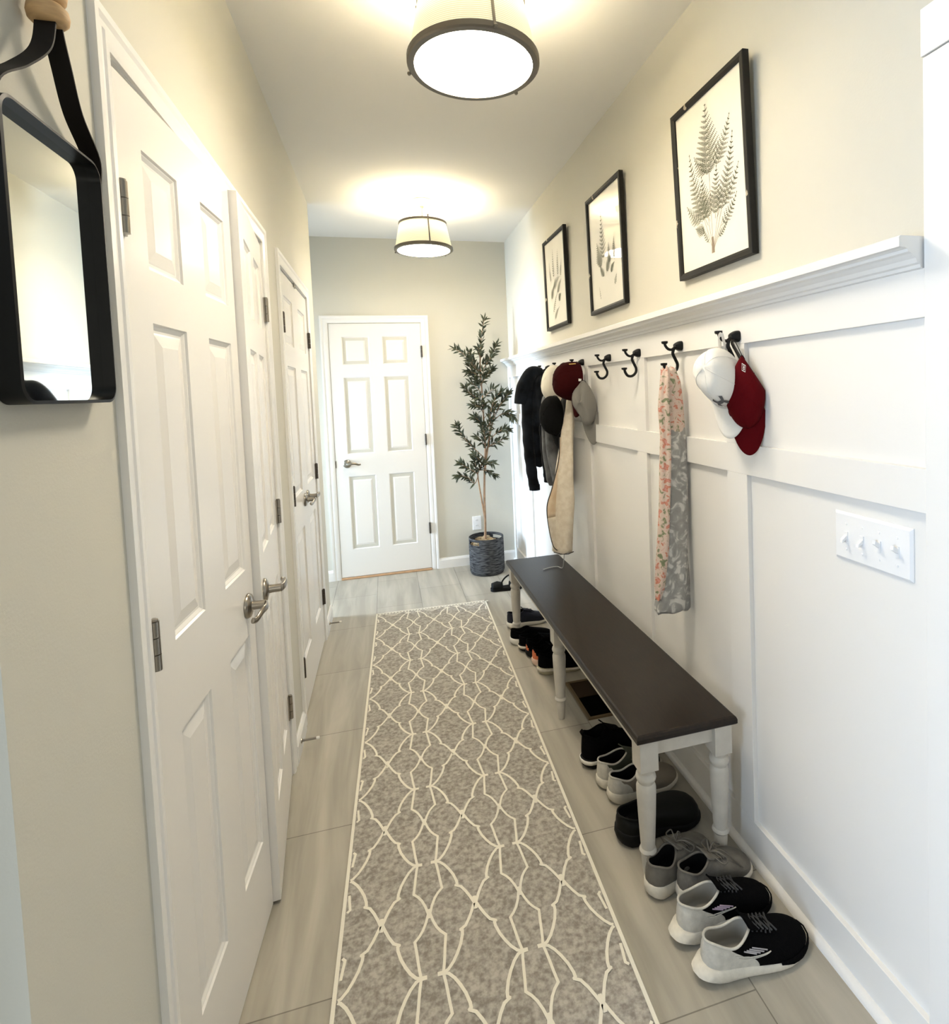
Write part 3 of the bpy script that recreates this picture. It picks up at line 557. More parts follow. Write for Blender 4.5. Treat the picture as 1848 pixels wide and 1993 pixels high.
# ================================================================== CAPS
def frame_rot(front, upv):
    F = V(*front).normalized(); U = V(*upv); U = (U-F*U.dot(F)).normalized(); Y = U.cross(F)
    return Matrix(((F.x, Y.x, U.x), (F.y, Y.y, U.y), (F.z, Y.z, U.z))).to_euler()
def cap(lab, loc, front, upv, cm, sc=(1, 1, 1), brim_l=0.072, mark=None, brim_m=None, dent=0.0, pinch=0.0, hang=None, hang_m=None):
    t = thing('baseball_cap', lab, 'cap', loc, frame_rot(front, upv)); t.scale = sc
    rx, ry, hh = 0.096, 0.079, 0.118
    def P(phi, tt, off=0.0):
        fr = max(0, math.cos(phi))**2
        e = 0.62-0.22*fr; cr = max(0.0, math.cos(tt*PI/2))**e
        z = hh*math.sin(tt*PI/2)**(1.0+0.15*fr)
        k = 1+dent*math.sin(3*phi+1.0)*math.sin(PI*tt)*0.5-dent*0.7*math.exp(-((phi-2.0)/0.6)**2)*math.sin(PI*tt)
        pn = 1-pinch*max(0, -math.cos(phi))*(1-tt)
        return V((rx-off)*cr*math.cos(phi)*k, (ry-off)*cr*math.sin(phi)*k*pn, (z-off*0.5*tt)*(1-0.3*dent*math.cos(phi*2)))
    NP, NT = 60, 12
    b = MB(); b.rings([[P(2*PI*j/NP, i/NT*0.995) for j in range(NP)] for i in range(NT+1)], True, False, True)
    b.build('crown', M[cm], t, ang=70)
    s_ = MB()
    for k in range(3):
        ph = k*PI/3
        for sgn in (0, PI): s_.tube([P(ph+sgn, i/10*0.98, -0.0006) for i in range(11)], 0.0011, 5)
    s_.build('seam', M[cm], t)
    b = MB(); b.rings([[P(2*PI*j/NP, i/NT*0.995)*0.955 for j in range(NP)] for i in range(NT+1)], True, False, True)
    b.build('lining', M['lining_dk'], t, ang=70)
    # brim
    R = []; nu = 9
    for i in range(nu+1):
        u = i/nu; ring = []
        for j in range(25):
            ph = -1.08+2.16*j/24; base = P(ph, 0.0); ext = brim_l*max(0.0, math.cos(ph*1.42))**0.55*u
            y = base.y*(1+0.04*u); ring.append(V(base.x+ext, y, -0.003-0.02*u*0.6-(y/0.08)**2*0.020*u))
        R.append(ring)
    b = MB(); b.rings(R, False); b.build('brim', M[brim_m or cm], t, ang=60, solid=0.0035)
    MB().ball((0, 0, P(0, 0.99).z+0.002), 0.006, 12, 0, (1, 1, 0.5)).build('button', M[cm], t)
    MB().tube([P(PI+a, 0.0, -0.001)+V(-0.001, 0, 0.004) for a in [(-0.5+i*0.1) for i in range(11)]], (0.0012), 6).build('strap', M['lining_dk' if cm != 'cap_white' else 'cap_white'], t)
    if hang:
        inv = Matrix.LocRotScale(Vector(loc), frame_rot(front, upv), Vector(sc)).inverted(); hp = inv @ Vector(hang)
        MB().tube(smooth_path([P(PI-0.28, 0.0)+V(0.004, 0, 0.004), hp+V(0.006, 0.008, 0.004), hp, hp+V(0.006, -0.008, -0.004), P(PI+0.28, 0.0)+V(0.004, 0, 0.004)], 5), [(0.0014, 0.006)]*21, 8).build('strap', M[hang_m], t, ang=70)
    def on(phi, tt): return P(phi, tt, -0.0030)
    def patch(shape2d, phi0, t0, s, mname, name, th=0.0009):
        """flat outline mapped onto the crown"""
        q = MB()
        for poly in shape2d:
            q.add([on(phi0+px*s/ry, t0+py*s/hh) for px, py in poly], [tuple(range(len(poly)))])
        q.build(name, M[mname], t, smooth=False, solid=th)
    if mark == 'arcs':
        def arc(cx, cy, r, w, a0, a1, n=12):
            out = []
            for i in range(n):
                a, c = a0+(a1-a0)*i/n, a0+(a1-a0)*(i+1)/n
                wi = [w*(0.42+0.9*abs((x-(a0+a1)/2)/((a1-a0)/2))**1.5) for x in (a, c)]
                out.append([(cx+(r-wi[0])*math.cos(a), cy+(r-wi[0])*math.sin(a)), (cx+(r-wi[1])*math.cos(c), cy+(r-wi[1])*math.sin(c)), (cx+(r+wi[1])*math.cos(c), cy+(r+wi[1])*math.sin(c)), (cx+(r+wi[0])*math.cos(a), cy+(r+wi[0])*math.sin(a))])
            return out
        sh = arc(0, 0.95, 1.05, 0.22, PI+0.42, 2*PI-0.42)+arc(0, -0.95, 1.05, 0.22, 0.42, PI-0.42)
        patch([[(x, y*1.9) for x, y in pl] for pl in sh], 0.16, 0.34, 0.0165, 'ink', 'embroidered_logo')
    if mark == 'rbox':
        def ln(x0, y0, x1, y1, w=0.11):
            dx, dy = x1-x0, y1-y0; l = math.hypot(dx, dy); nx, ny = -dy/l*w/2, dx/l*w/2; return [(x0-nx, y0-ny), (x1-nx, y1-ny), (x1+nx, y1+ny), (x0+nx, y0+ny)]
        sh = [ln(-1, -0.8, 1, -0.8), ln(-1, 0.8, 1, 0.8), ln(-1, -0.8, -1, 0.8), ln(1, -0.8, 1, 0.8), ln(-0.4, -0.5, -0.4, 0.5, .16), ln(-0.4, 0.5, 0.3, 0.45, .16), ln(0.3, 0.45, 0.3, 0.05, .16), ln(0.3, 0.05, -0.4, 0, .16), ln(-0.1, 0, 0.45, -0.5, .16)]
        patch(sh, 2.85, 0.64, 0.0130, 'cap_white', 'embroidered_logo')
    if mark == 'patch':
        patch([[(-1, -0.45), (1, -0.45), (1, 0.45), (-1, 0.45)]], 0.1, 0.30, 0.020, 'tanpatch', 'embroidered_patch'); patch([[(-0.1, 0.5), (0.1, 0.5), (0.12, 0.75), (-0.12, 0.75)]], 0.1, 0.30, 0.020, 'tanpatch', 'embroidered_patch')
    if mark == 'gold':
        patch([[(-0.25, -1), (0.25, -1), (0.25, 1), (-0.25, 1)]], 2.6, 0.25, 0.012, 'gold', 'gold_stripe'); patch([[(-0.4, -0.4), (0.4, -0.4), (0.4, 0.4), (-0.4, 0.4)]], 1.6, 0.10, 0.012, 'cap_white', 'embroidered_patch')
    return t
# near hook
cap('white baseball cap with small dark front logo hanging brim down on the nearest hook', (0.975, 1.468, 1.470), (-0.16, -0.30, -1), (-0.86, -0.45, 0.25), 'cap_white', (0.92, 0.80, 1.02), 0.100, 'arcs', dent=0.13, pinch=0.45, hang=(0.960, 1.462, 1.600), hang_m='cap_white')
cap('bright maroon baseball cap hanging brim down beside the white cap', (0.994, 1.402, 1.428), (0.02, -0.06, -1), (-0.72, -0.68, 0.05), 'cap_red', (1.08, 0.70, 0.30), 0.072, 'rbox', pinch=0.80, hang=(0.994, 1.450, 1.580), hang_m='strap')
# far hooks
cap('cream baseball cap with tan front patch beside the dark maroon cap', (0.935, 3.06, 1.485), (-0.30, -0.32, -0.9), (-0.85, -0.45, 0.35), 'cap_cream', (1.15, 0.75, 0.72), 0.045, 'patch')
cap('dark maroon baseball cap on the middle group of hooks, crown up', (0.968, 2.80, 1.492), (-0.12, -0.05, -1), (-0.96, -0.25, 0.22), 'cap_maroon', (1.06, 0.85, 1.1), 0.080, 'gold')
cap('plain grey baseball cap hanging below the dark maroon cap', (0.985, 2.70, 1.385), (0.10, -0.12, -1), (-0.75, -0.65, 0.0), 'cap_grey', (1.15, 0.72, 0.55), 0.095, None, dent=0.34, pinch=0.25)
cap('black baseball cap tucked under the cream cap', (0.893, 2.945, 1.312), (-0.05, -0.3, -1), (-0.85, -0.45, -0.1), 'cap_black', (1.15, 0.85, 0.75), 0.055)

# ================================================================== HANGING CLOTHES
def drape(levels, seg=48, fold=7, amp=0.12, seed=0.0):
    """levels: (cx, cy, z, rx, ry). rings with folds that run down the cloth"""
    R = []
    for cx, cy, z, rx, ry in levels:
        ring = []
        for j in range(seg):
            a = 2*PI*j/seg; k = 1+amp*math.sin(fold*a+seed+1.2*math.sin(z*5))+amp*0.5*math.sin((fold*2-3)*a+seed*2+z*4)
            ring.append((cx+rx*k*math.cos(a), cy+ry*k*math.sin(a), z+0.004*math.sin(fold*a+seed)))
        R.append(ring)
    return R
def densify(levels, n=6):
    pts = []
    for i in range(len(levels)-1):
        for k in range(n):
            t = k/n; s = t*t*(3-2*t); pts.append(tuple(a+(c-a)*(s if q > 2 else t) for q, (a, c) in enumerate(zip(levels[i], levels[i+1]))))
    return pts+[levels[-1]]
# black jacket
t = thing('jacket', 'black jacket with its collar up and two sleeves hanging from the farthest hook', 'jacket', (0.94, 3.46, 0))
lv = [(0.035, 0, 1.575, 0.014, 0.012), (0.015, 0, 1.555, 0.045, 0.04), (-0.005, 0, 1.50, 0.075, 0.085), (-0.01, 0.0, 1.40, 0.085, 0.11), (-0.005, 0.0, 1.25, 0.088, 0.115), (0.0, 0, 1.10, 0.085, 0.11), (0.005, 0, 0.985, 0.082, 0.10), (0.005, 0, 0.975, 0.06, 0.08)]
MB().rings(drape(densify(lv), 72, 7, 0.16, 0.5), True, True, True).build('body', M['denim_black'], t, ang=80)
MB().tube(smooth_path([(0.02, -0.02, 1.565), (-0.045, -0.04, 1.565), (-0.085, -0.04, 1.50), (-0.105, -0.035, 1.425), (-0.11, -0.03, 1.375)], 6), [(0.022+0.022*min(1, i/14), 0.03+0.025*min(1, i/14)) for i in range(25)], 18).build('collar', M['denim_black'], t, ang=80)
for s, pts in ((0, [(-0.055, -0.03, 1.45), (-0.085, -0.05, 1.30), (-0.088, -0.06, 1.12), (-0.078, -0.06, 0.96), (-0.062, -0.06, 0.835)]), (1, [(0.02, -0.07, 1.44), (0.01, -0.10, 1.25), (0.012, -0.105, 1.08), (0.022, -0.10, 0.93), (0.025, -0.10, 0.885)])):
    pa = smooth_path(pts, 8); n = len(pa)
    rr = [(0.047*(1-0.28*i/n)*(1+0.06*math.sin(i*1.1)), 0.040*(1-0.22*i/n)*(1+0.06*math.sin(i*1.3+1))) for i in range(n)]
    sl = MB().tube(pa, rr, 20).build('sleeve', M['denim_black'], t, ang=80)
    e = Vector(pts[-1]); MB().tube([e+V(0, 0, 0.03), e+V(0, 0, -0.004)], [(0.037, 0.034), (0.037, 0.034)], 20).build('cuff', M['denim_black'], sl, ang=60)
# grey jacket
t = thing('jacket', 'washed charcoal grey jacket hanging behind the cream and black caps', 'jacket', (0.95, 3.16, 0))
lv = [(0.03, 0, 1.50, 0.012, 0.012), (0.01, 0, 1.47, 0.045, 0.05), (0.0, 0, 1.38, 0.065, 0.08), (0.0, 0.0, 1.25, 0.070, 0.085), (0.0, 0, 1.10, 0.072, 0.085), (0.005, 0, 0.93, 0.062, 0.075), (0.01, 0, 0.90, 0.055, 0.065)]
MB().rings(drape(densify(lv), 72, 6, 0.16, 2.0), True, True, True).build('body', M['denim_grey'], t, ang=80)
pa = smooth_path([(-0.03, -0.06, 1.42), (-0.045, -0.08, 1.25), (-0.045, -0.085, 1.10), (-0.02, -0.085, 0.95), (0.0, -0.08, 0.845)], 8); n = len(pa)
MB().tube(pa, [(0.040*(1-0.3*i/n)*(1+0.07*math.sin(i*1.2)), 0.036*(1-0.25*i/n)) for i in range(n)], 20).build('sleeve', M['denim_grey'], t, ang=80)
MB().box(-0.095, -0.080, -0.07, -0.035, 1.255, 1.262).build('seam', M['denim_black'], t, smooth=False)
# cream sherpa blanket
t = thing('throw_blanket', 'cream fleece throw with dark bound edge hanging almost to the bench', 'blanket', (0.900, 2.885, 0))
lv = [(0.075, 0, 1.50, 0.012, 0.014), (0.060, 0, 1.36, 0.022, 0.026), (0.040, 0, 1.22, 0.034, 0.040), (0.012, 0.0, 1.0, 0.050, 0.06), (0.008, 0, 0.85, 0.056, 0.065), (-0.004, 0, 0.70, 0.056, 0.065), (-0.012, 0, 0.585, 0.052, 0.06), (-0.012, 0, 0.578, 0.04, 0.05)]
MB().rings(drape(densify(lv), 60, 4, 0.10, 1.0), True, True, True).build('fleece', M['sherpa'], t, ang=80)
fl = [(-0.012, -0.02, 1.20), (-0.025, -0.03, 1.08), (-0.070, -0.045, 0.94), (-0.105, -0.050, 0.84), (-0.098, -0.05, 0.72), (-0.078, -0.045, 0.63), (-0.055, -0.04, 0.600)]
pf = smooth_path(fl, 6); R = []
for i, p_ in enumerate(pf):
    k = i/len(pf); wd = 0.075*math.sin(PI*(0.12+0.8*k)); R.append([p_, p_+V(wd*0.4, 0.018, -0.002), p_+V(wd, 0.035, 0.0), p_+V(wd+0.02, 0.06, 0)])
MB().rings(R[:len(R)//2+4], False).build('peach_underside', M['peach'], t, solid=0.004, ang=80)
MB().rings(R[len(R)//2+3:], False).build('folded_edge', M['sherpa'], t, solid=0.006, ang=80)
MB().tube(pf, 0.0028, 6).build('binding', M['binding'], t); MB().tube([(-0.062, 0.0, 0.581), (-0.04, -0.05, 0.580), (0.0, -0.062, 0.580), (0.036, -0.04, 0.582)], 0.0028, 6).build('binding', M['binding'], t)
# cord
c = MB().tube(smooth_path([(0.905, 2.90, 0.59), (0.900, 2.905, 0.54), (0.898, 2.93, 0.475), (0.885, 2.985, 0.4655), (0.850, 2.99, 0.4645), (0.797, 2.968, 0.4645)], 8), 0.0022, 8).build('cord', M['cordm'])
tag(c, 'thin pale cord trailing from the cream throw onto the dark bench', 'cord')
# scarf
t = thing('scarf', 'long chiffon scarf, coral floral and marbled grey, hanging from a hook', 'scarf', (0.962, 1.800, 1.50))
def sl(levels, fold, seed, amp=0.10): return MB().rings(drape(densify(levels, 7), 56, fold, amp, seed), True, True, True)
lv = [(0.004, 0.0, 0.020, 0.012, 0.010), (0.008, 0.0, 0.008, 0.026, 0.020), (0.016, 0, -0.04, 0.034, 0.026), (0.018, 0, -0.13, 0.038, 0.028), (0.020, 0, -0.28, 0.042, 0.030), (0.018, 0, -0.45, 0.046, 0.030), (0.012, 0, -0.62, 0.052, 0.030), (0.004, 0, -0.76, 0.060, 0.030), (-0.006, 0, -0.845, 0.066, 0.026), (-0.006, 0, -0.855, 0.060, 0.015)]
sl(lv, 5, 0.3, 0.11).build('grey_layer', M['scarf_g'], t, ang=80)
lv = [(-0.006, -0.006, 0.010, 0.010, 0.010), (-0.014, -0.010, -0.03, 0.018, 0.018), (-0.022, -0.012, -0.12, 0.022, 0.022), (-0.018, -0.012, -0.22, 0.020, 0.020), (-0.024, -0.012, -0.34, 0.021, 0.022), (-0.032, -0.012, -0.48, 0.020, 0.022), (-0.040, -0.012, -0.62, 0.022, 0.022), (-0.052, -0.010, -0.74, 0.020, 0.018), (-0.062, -0.008, -0.80, 0.010, 0.010)]
sl(lv, 4, 1.3, 0.12).build('floral_layer', M['scarf_f'], t, ang=80)

# ================================================================== SWITCHES, OUTLET
t = thing('light_switch_panel', 'white four gang toggle switch plate on the near wainscot panel', 'light switch', (XR-0.004, 1.007, 1.0295))
hw, hh_ = 0.104, 0.114
MB().rings([[(0, -hw, 0), (0, hw, 0), (0, hw, hh_), (0, -hw, hh_)], [(-0.002, -hw, 0), (-0.002, hw, 0), (-0.002, hw, hh_), (-0.002, -hw, hh_)], [(-0.0065, -hw+0.006, 0.006), (-0.0065, hw-0.006, 0.006), (-0.0065, hw-0.006, hh_-0.006), (-0.0065, -hw+0.006, hh_-0.006)]], True, True, True).build('switch_plate', M['plastic'], t, smooth=False, bevel=0.001)
for k in range(4):
    y = hw-0.036-k*0.0455; up_ = k >= 2
    MB().box(-0.0085, -0.006, y-0.0052, y+0.0052, 0.045, 0.069).build('toggle_collar', M['plastic'], t, smooth=False)
    s = 1 if up_ else -1; b = MB()
    b.rings([[(-0.006, y-0.0045, 0.057-0.005), (-0.006, y+0.0045, 0.057-0.005), (-0.006, y+0.0045, 0.057+0.006), (-0.006, y-0.0045, 0.057+0.006)],
             [(-0.022, y-0.0038, 0.057+s*0.010-0.004), (-0.022, y+0.0038, 0.057+s*0.010-0.004), (-0.020, y+0.0038, 0.057+s*0.010+0.005), (-0.020, y-0.0038, 0.057+s*0.010+0.005)]], True, True, True)
    b.build('toggle', M['plastic'], t, smooth=False, bevel=0.001)
    for z in (0.027, 0.087): MB().lathe([(0, -0.006), (0.0032, -0.006), (0.0028, -0.0078), (0, -0.008)], (0, y, z), 12, axis='x').build('screw', M['nickel'] if False else M['plastic'], t)
t = thing('wall_outlet', 'white duplex outlet on the end wall behind the basket', 'outlet', (0.700, YB, 0.292))
MB().rings([[(-0.036, 0, 0), (0.036, 0, 0), (0.036, 0, 0.116), (-0.036, 0, 0.116)], [(-0.034, -0.006, 0.002), (0.034, -0.006, 0.002), (0.034, -0.006, 0.114), (-0.034, -0.006, 0.114)]], True, True, True).build('cover_plate', M['plastic'], t, smooth=False)
for z in (0.036, 0.080):
    s_ = MB().lathe([(0, -0.005), (0.016, -0.005), (0.016, -0.0085), (0, -0.0085)], (0, 0, z), 24, axis='y').build('socket', M['plastic'], t)
    MB().box(-0.007, -0.005, -0.0092, -0.0084, z-0.003, z+0.007).box(0.005, 0.007, -0.0092, -0.0084, z-0.003, z+0.007).build('slot', M['black_metal'], s_, smooth=False)

# ================================================================== RUG
RC = lambda s, tt: (0.1325+0.028*tt+s, tt-0.028*s)
def rug():
    hw = 0.3675; y0, y1, z = 0.35, 3.852, 0.007
    b = MB(); cs = [RC(-hw, y0), RC(hw, y0), RC(hw, y1), RC(-hw, y1)]
    b.rings([[(x, y, 0.0005) for x, y in cs], [(x, y, z) for x, y in cs]], True, False, True, 0)
    LZ = z+0.0018
    zk = [0]
    def clip_seg(p, q):
        (s0, t0), (s1, t1) = p, q; a, c = 0.0, 1.0
        for lo, hi, u0, u1 in ((-hw+0.016, hw-0.016, s0, s1), (y0, y1-0.03, t0, t1)):
            du = u1-u0
            if abs(du) < 1e-9:
                if u0 < lo or u0 > hi: return None
                continue
            e0, e1 = (lo-u0)/du, (hi-u0)/du
            if e0 > e1: e0, e1 = e1, e0
            a, c = max(a, e0), min(c, e1)
        if a >= c: return None
        return (s0+(s1-s0)*a, t0+(t1-t0)*a), (s0+(s1-s0)*c, t0+(t1-t0)*c)
    def strip(pts, w):
        zk[0] += 1; LZ = z+0.0005+(zk[0] % 41)*0.000025
        for i in range(len(pts)-1):
            r = clip_seg(pts[i], pts[i+1])
            if not r: continue
            p, q = r; dx, dy = q[0]-p[0], q[1]-p[1]; l = math.hypot(dx, dy)
            if l < 1e-6: continue
            nx, ny = -dy/l*w/2, dx/l*w/2; ex, ey = dx/l*w*0.28, dy/l*w*0.28
            LZ += 0.00003
            P4 = [(p[0]-nx-ex, p[1]-ny-ey), (q[0]-nx+ex, q[1]-ny+ey), (q[0]+nx+ex, q[1]+ny+ey), (p[0]+nx-ex, p[1]+ny-ey)]
            b.add([(*RC(*v), LZ) for v in P4], [(0, 1, 2, 3)], 1)
    A, B = 0.2575, 0.347
    wav = [(0.105, 0.0), (0.120, -0.06), (0.132, -0.13), (0.142, -0.2), (0.158, -0.288), (0.110, -0.325), (0.072, -0.367), (0.036, -0.43), (0.010, -0.5)]
    og = [(0.105, 0.0), (0.155, -0.015), (0.208, -0.058), (0.255, -0.115), (0.298, -0.182), (0.326, -0.252), (0.330, -0.285), (0.312, -0.296), (0.370, -0.320), (0.418, -0.378), (0.457, -0.440), (0.490, -0.5)]
    jit = random.Random(3)
    for k in range(-2, 13):
        tb = 1.722+B*(k-4)
        for c in (-0.3863, -0.1288, 0.1288, 0.3863):
            for sx_ in (-1, 1):
                for sy_ in (-1, 1):
                    for P_, w in ((wav, 0.0098), (og, 0.0108)):
                        strip([(c+sx_*u*A, tb+sy_*v*B) for u, v in P_], w*0.76)
                strip([(c+sx_*0.062*A, tb), (c+sx_*0.125*A, tb)], 0.011)
            # crossings
            for sy_ in (-0.5,): strip([(c, tb+sy_*B-0.012), (c, tb+sy_*B+0.012)], 0.009); strip([(c+0.5*A, tb+sy_*B-0.018), (c+0.5*A, tb+sy_*B+0.018)], 0.010)
    # side rails and end border
    for s in (-1, 1):
        x0, x1 = s*(hw-0.0005), s*(hw-0.0105); q4 = [(x0, y0), (x1, y0), (x1, y1), (x0, y1)]; b.add([(*RC(*v), LZ) for v in q4], [(0, 1, 2, 3)], 1)
    q4 = [(-hw, y1), (-hw, y1-0.010), (hw, y1-0.010), (hw, y1)]; b.add([(*RC(*v), LZ) for v in q4], [(0, 1, 2, 3)], 1)
    for i in range(36):
        s = -hw+0.02+i*0.0205; b.add([(*RC(*v), LZ) for v in [(s, y1-0.024), (s+0.012, y1-0.024), (s+0.012, y1-0.013), (s, y1-0.013)]], [(0, 1, 2, 3)], 1)
    q4 = [(-hw+0.01, y1-0.031), (-hw+0.01, y1-0.027), (hw-0.01, y1-0.027), (hw-0.01, y1-0.031)]; b.add([(*RC(*v), LZ) for v in q4], [(0, 1, 2, 3)], 1)
    for c in (-0.2575, 0, 0.2575):
        strip([(c-0.05, y1-0.033), (c, y1-0.066), (c+0.05, y1-0.033)], 0.007); strip([(c-0.028, y1-0.033), (c, y1-0.050), (c+0.028, y1-0.033)], 0.005)
    return b.build('runner_rug', [M['rug'], M['rugline']], smooth=False)
tag(rug(), 'long grey runner rug with ivory trellis pattern down the hall floor', 'rug')

# ================================================================== BENCH
BX0, BX1, BY0, BY1, BZ = 0.642, 0.970, 1.438, 3.236, 0.460
t = thing('bench', 'long bench with dark espresso top and turned off white legs along the wainscot', 'bench', ((BX0+BX1)/2, (BY0+BY1)/2, 0))
cx, cy = (BX0+BX1)/2, (BY0+BY1)/2; hx, hy = (BX1-BX0)/2, (BY1-BY0)/2
R = []
for ins, z in ((0.012, 0.434), (0.004, 0.434), (0.0, 0.438), (0.0, 0.450), (0.003, 0.457), (0.008, 0.460)):
    R.append([(-hx+ins, -hy+ins, z), (hx-ins, -hy+ins, z), (hx-ins, hy-ins, z), (-hx+ins, hy-ins, z)])
MB().rings(R, True, True, True).build('bench_top', M['bench'], t, ang=15)
lx, ly = hx-0.042, hy-0.040
b = MB(); b.box(-lx+0.01, lx-0.01, -ly-0.011, -ly+0.009, 0.378, 0.434).box(-lx+0.01, lx-0.01, ly-0.009, ly+0.011, 0.378, 0.434).box(-lx-0.011, -lx+0.009, -ly, ly, 0.378, 0.434).box(lx-0.009, lx+0.011, -ly, ly, 0.378, 0.434)
b.build('apron', M['legpaint'], t, smooth=False, bevel=0.002)
prof = [(0, 0), (0.0135, 0), (0.015, 0.004), (0.0175, 0.030), (0.0200, 0.060), (0.0205, 0.078), (0.0195, 0.082), (0.024, 0.086), (0.0258, 0.090), (0.024, 0.095), (0.0205, 0.099), (0.022, 0.12), (0.0262, 0.20), (0.0288, 0.265), (0.0290, 0.285), (0.0265, 0.293), (0.0235, 0.297), (0.0245, 0.301), (0.0285, 0.307), (0.0302, 0.314), (0.0285, 0.322), (0.0235, 0.328), (0.0245, 0.334), (0.0275, 0.340), (0.0275, 0.344), (0, 0.344)]
for px in (-lx, lx):
    for py in (-ly, 0.0, ly):
        l = MB().lathe(prof, (px, py, 0), 28); l.box(px-0.0285, px+0.0285, py-0.0285, py+0.0285, 0.342, 0.4345)
        l.build('leg', M['legpaint'], t, ang=40)

# ================================================================== FLOOR VENT
t = thing('floor_vent', 'dark brown floor register with an open black slot under the bench', 'floor vent', (0.862, 2.45, 0))
MB().rings([[(-0.072, -0.17, 0.0003), (0.072, -0.17, 0.0003), (0.072, 0.17, 0.0003), (-0.072, 0.17, 0.0003)], [(-0.066, -0.164, 0.004), (0.066, -0.164, 0.004), (0.066, 0.164, 0.004), (-0.066, 0.164, 0.004)], [(-0.054, -0.150, 0.004), (0.054, -0.150, 0.004), (0.054, 0.150, 0.004), (-0.054, 0.150, 0.004)], [(-0.053, -0.149, 0.001), (0.053, -0.149, 0.001), (0.053, 0.149, 0.001), (-0.053, 0.149, 0.001)]], True).build('rim', M['vent_t'], t, smooth=False)
MB().box(-0.053, 0.053, 0.012, 0.149, 0.0005, 0.0035).build('damper', M['vent_b'], t, smooth=False)
MB().box(-0.053, 0.053, -0.149, 0.012, 0.0004, 0.0012).build('opening', M['duct'], t, smooth=False)

# ================================================================== OLIVE TREE AND BASKET
t = thing('basket', 'dark blue grey woven basket with cut-out handles in the hall corner', 'basket', (0.735, 4.48, 0))
R = []
SEG = 64
def basket_ring(r, z): return [(r*math.cos(2*PI*j/SEG), r*math.sin(2*PI*j/SEG), z) for j in range(SEG)]
pb = [(0.118, 0.002), (0.132, 0.004), (0.139, 0.02)]+[(0.140+0.0015*math.sin(i*PI)+(0.0012 if i % 2 else -0.0006), 0.02+0.225*i/30) for i in range(1, 31)]
b = MB(); b.rings([basket_ring(r, z) for r, z in pb], True, True, False)
def notch(j): return any(abs((j-c+SEG/2) % SEG-SEG/2) <= 4 for c in (6, 38))
# rim band with two handle openings
z0, z1, z2, ro, ri = 0.245, 0.272, 0.290, 0.140, 0.134
for rr_ in (ro, ri):
    for j in range(SEG):
        k = (j+1) % SEG; a, c = 2*PI*j/SEG, 2*PI*k/SEG; f = lambda an, z: (rr_*math.cos(an), rr_*math.sin(an), z)
        if not (notch(j) and notch(k)): b.quad(f(a, z0), f(c, z0), f(c, z1), f(a, z1))
        b.quad(f(a, z1), f(c, z1), f(c, z2), f(a, z2))
b.rings([basket_ring(ro, z2), basket_ring((ro+ri)/2, z2+0.003), basket_ring(ri, z2)], True); b.rings([basket_ring(ri, z0), basket_ring(ri-0.002, 0.02)], True, False, True)
b.build('woven_body', M['basket'], t, ang=60)
t = thing('olive_tree', 'slim artificial olive tree with grey green leaves standing in the woven basket', 'plant', (0.735, 4.48, 0.02))
rnd = random.Random(11); leaf_b = MB(); br = MB(); ol = []
def Lp(x, z, y=4.48): return V(x-0.735, y-4.48, z-0.02)
def leaf1(p, d, nrm, Ln, Wd):
    d = d.normalized(); s = d.cross(nrm).normalized(); n2 = s.cross(d)
    c1, c2_, tip = p+d*Ln*0.3+n2*Ln*0.05, p+d*Ln*0.65+n2*Ln*0.04, p+d*Ln-n2*Ln*0.05
    leaf_b.add([p, c1+s*Wd, c1-n2*Wd*0.35, c1-s*Wd, c2_+s*Wd*0.8, c2_-n2*Wd*0.3, c2_-s*Wd*0.8, tip], [(0, 1, 2), (0, 2, 3), (1, 4, 5, 2), (2, 5, 6, 3), (4, 7, 5), (5, 7, 6)])
def branch(pts, r0, r1, leaves, l0=0.25, Ln=0.055, droop=0.0, olives=1):
    pa = smooth_path(pts, 6); n = len(pa); br.tube(pa, [r0+(r1-r0)*i/(n-1) for i in range(n)], 7)
    tot = int(leaves*1.65); Ln *= 1.12
    for i in range(tot):
        u = l0+(1-l0)*(i+0.5)/tot; f = u*(n-1); k = min(int(f), n-2); p = pa[k].lerp(pa[k+1], f-k); tg = (pa[k+1]-pa[k]).normalized()
        for s in (-1, 1):
            a = i*2.3+rnd.uniform(-0.5, 0.5)+(PI if s > 0 else 0); o1 = tg.orthogonal().normalized(); o2 = tg.cross(o1); side = o1*math.cos(a)+o2*math.sin(a)
            d = tg*rnd.uniform(0.5, 1.0)+side*rnd.uniform(0.6, 1.0)+V(0, 0, rnd.uniform(-0.3, 0.35)-droop)
            leaf1(p, d, V(rnd.uniform(-.7, .7), rnd.uniform(-1, -0.2), rnd.uniform(0.1, .8)), Ln*rnd.uniform(0.8, 1.2), Ln*0.14)
    leaf1(pa[-1], pa[-1]-pa[-2], V(0.3, -1, 0.2), Ln, Ln*0.1)
    for _ in range(olives): f = rnd.uniform(0.4, 0.9)*(n-1); ol.append(pa[int(f)]+V(rnd.uniform(-.012, .012), rnd.uniform(-.012, .0), -0.014))
tr = MB(); ts = smooth_path([Lp(0.727, 0.24), Lp(0.733, 0.42), Lp(0.735, 0.60), Lp(0.745, 0.80), Lp(0.760, 1.0), Lp(0.757, 1.2), Lp(0.756, 1.38), Lp(0.747, 1.63), Lp(0.752, 1.74)], 6)
tr.tube(ts, [0.0105-0.005*i/(len(ts)-1) for i in range(len(ts))], 12)
t2 = smooth_path([Lp(0.730, 0.45), Lp(0.708, 0.62), Lp(0.693, 0.74), Lp(0.688, 0.82)], 6); tr.tube(t2, [0.0075-0.002*i/(len(t2)-1) for i in range(len(t2))], 10)
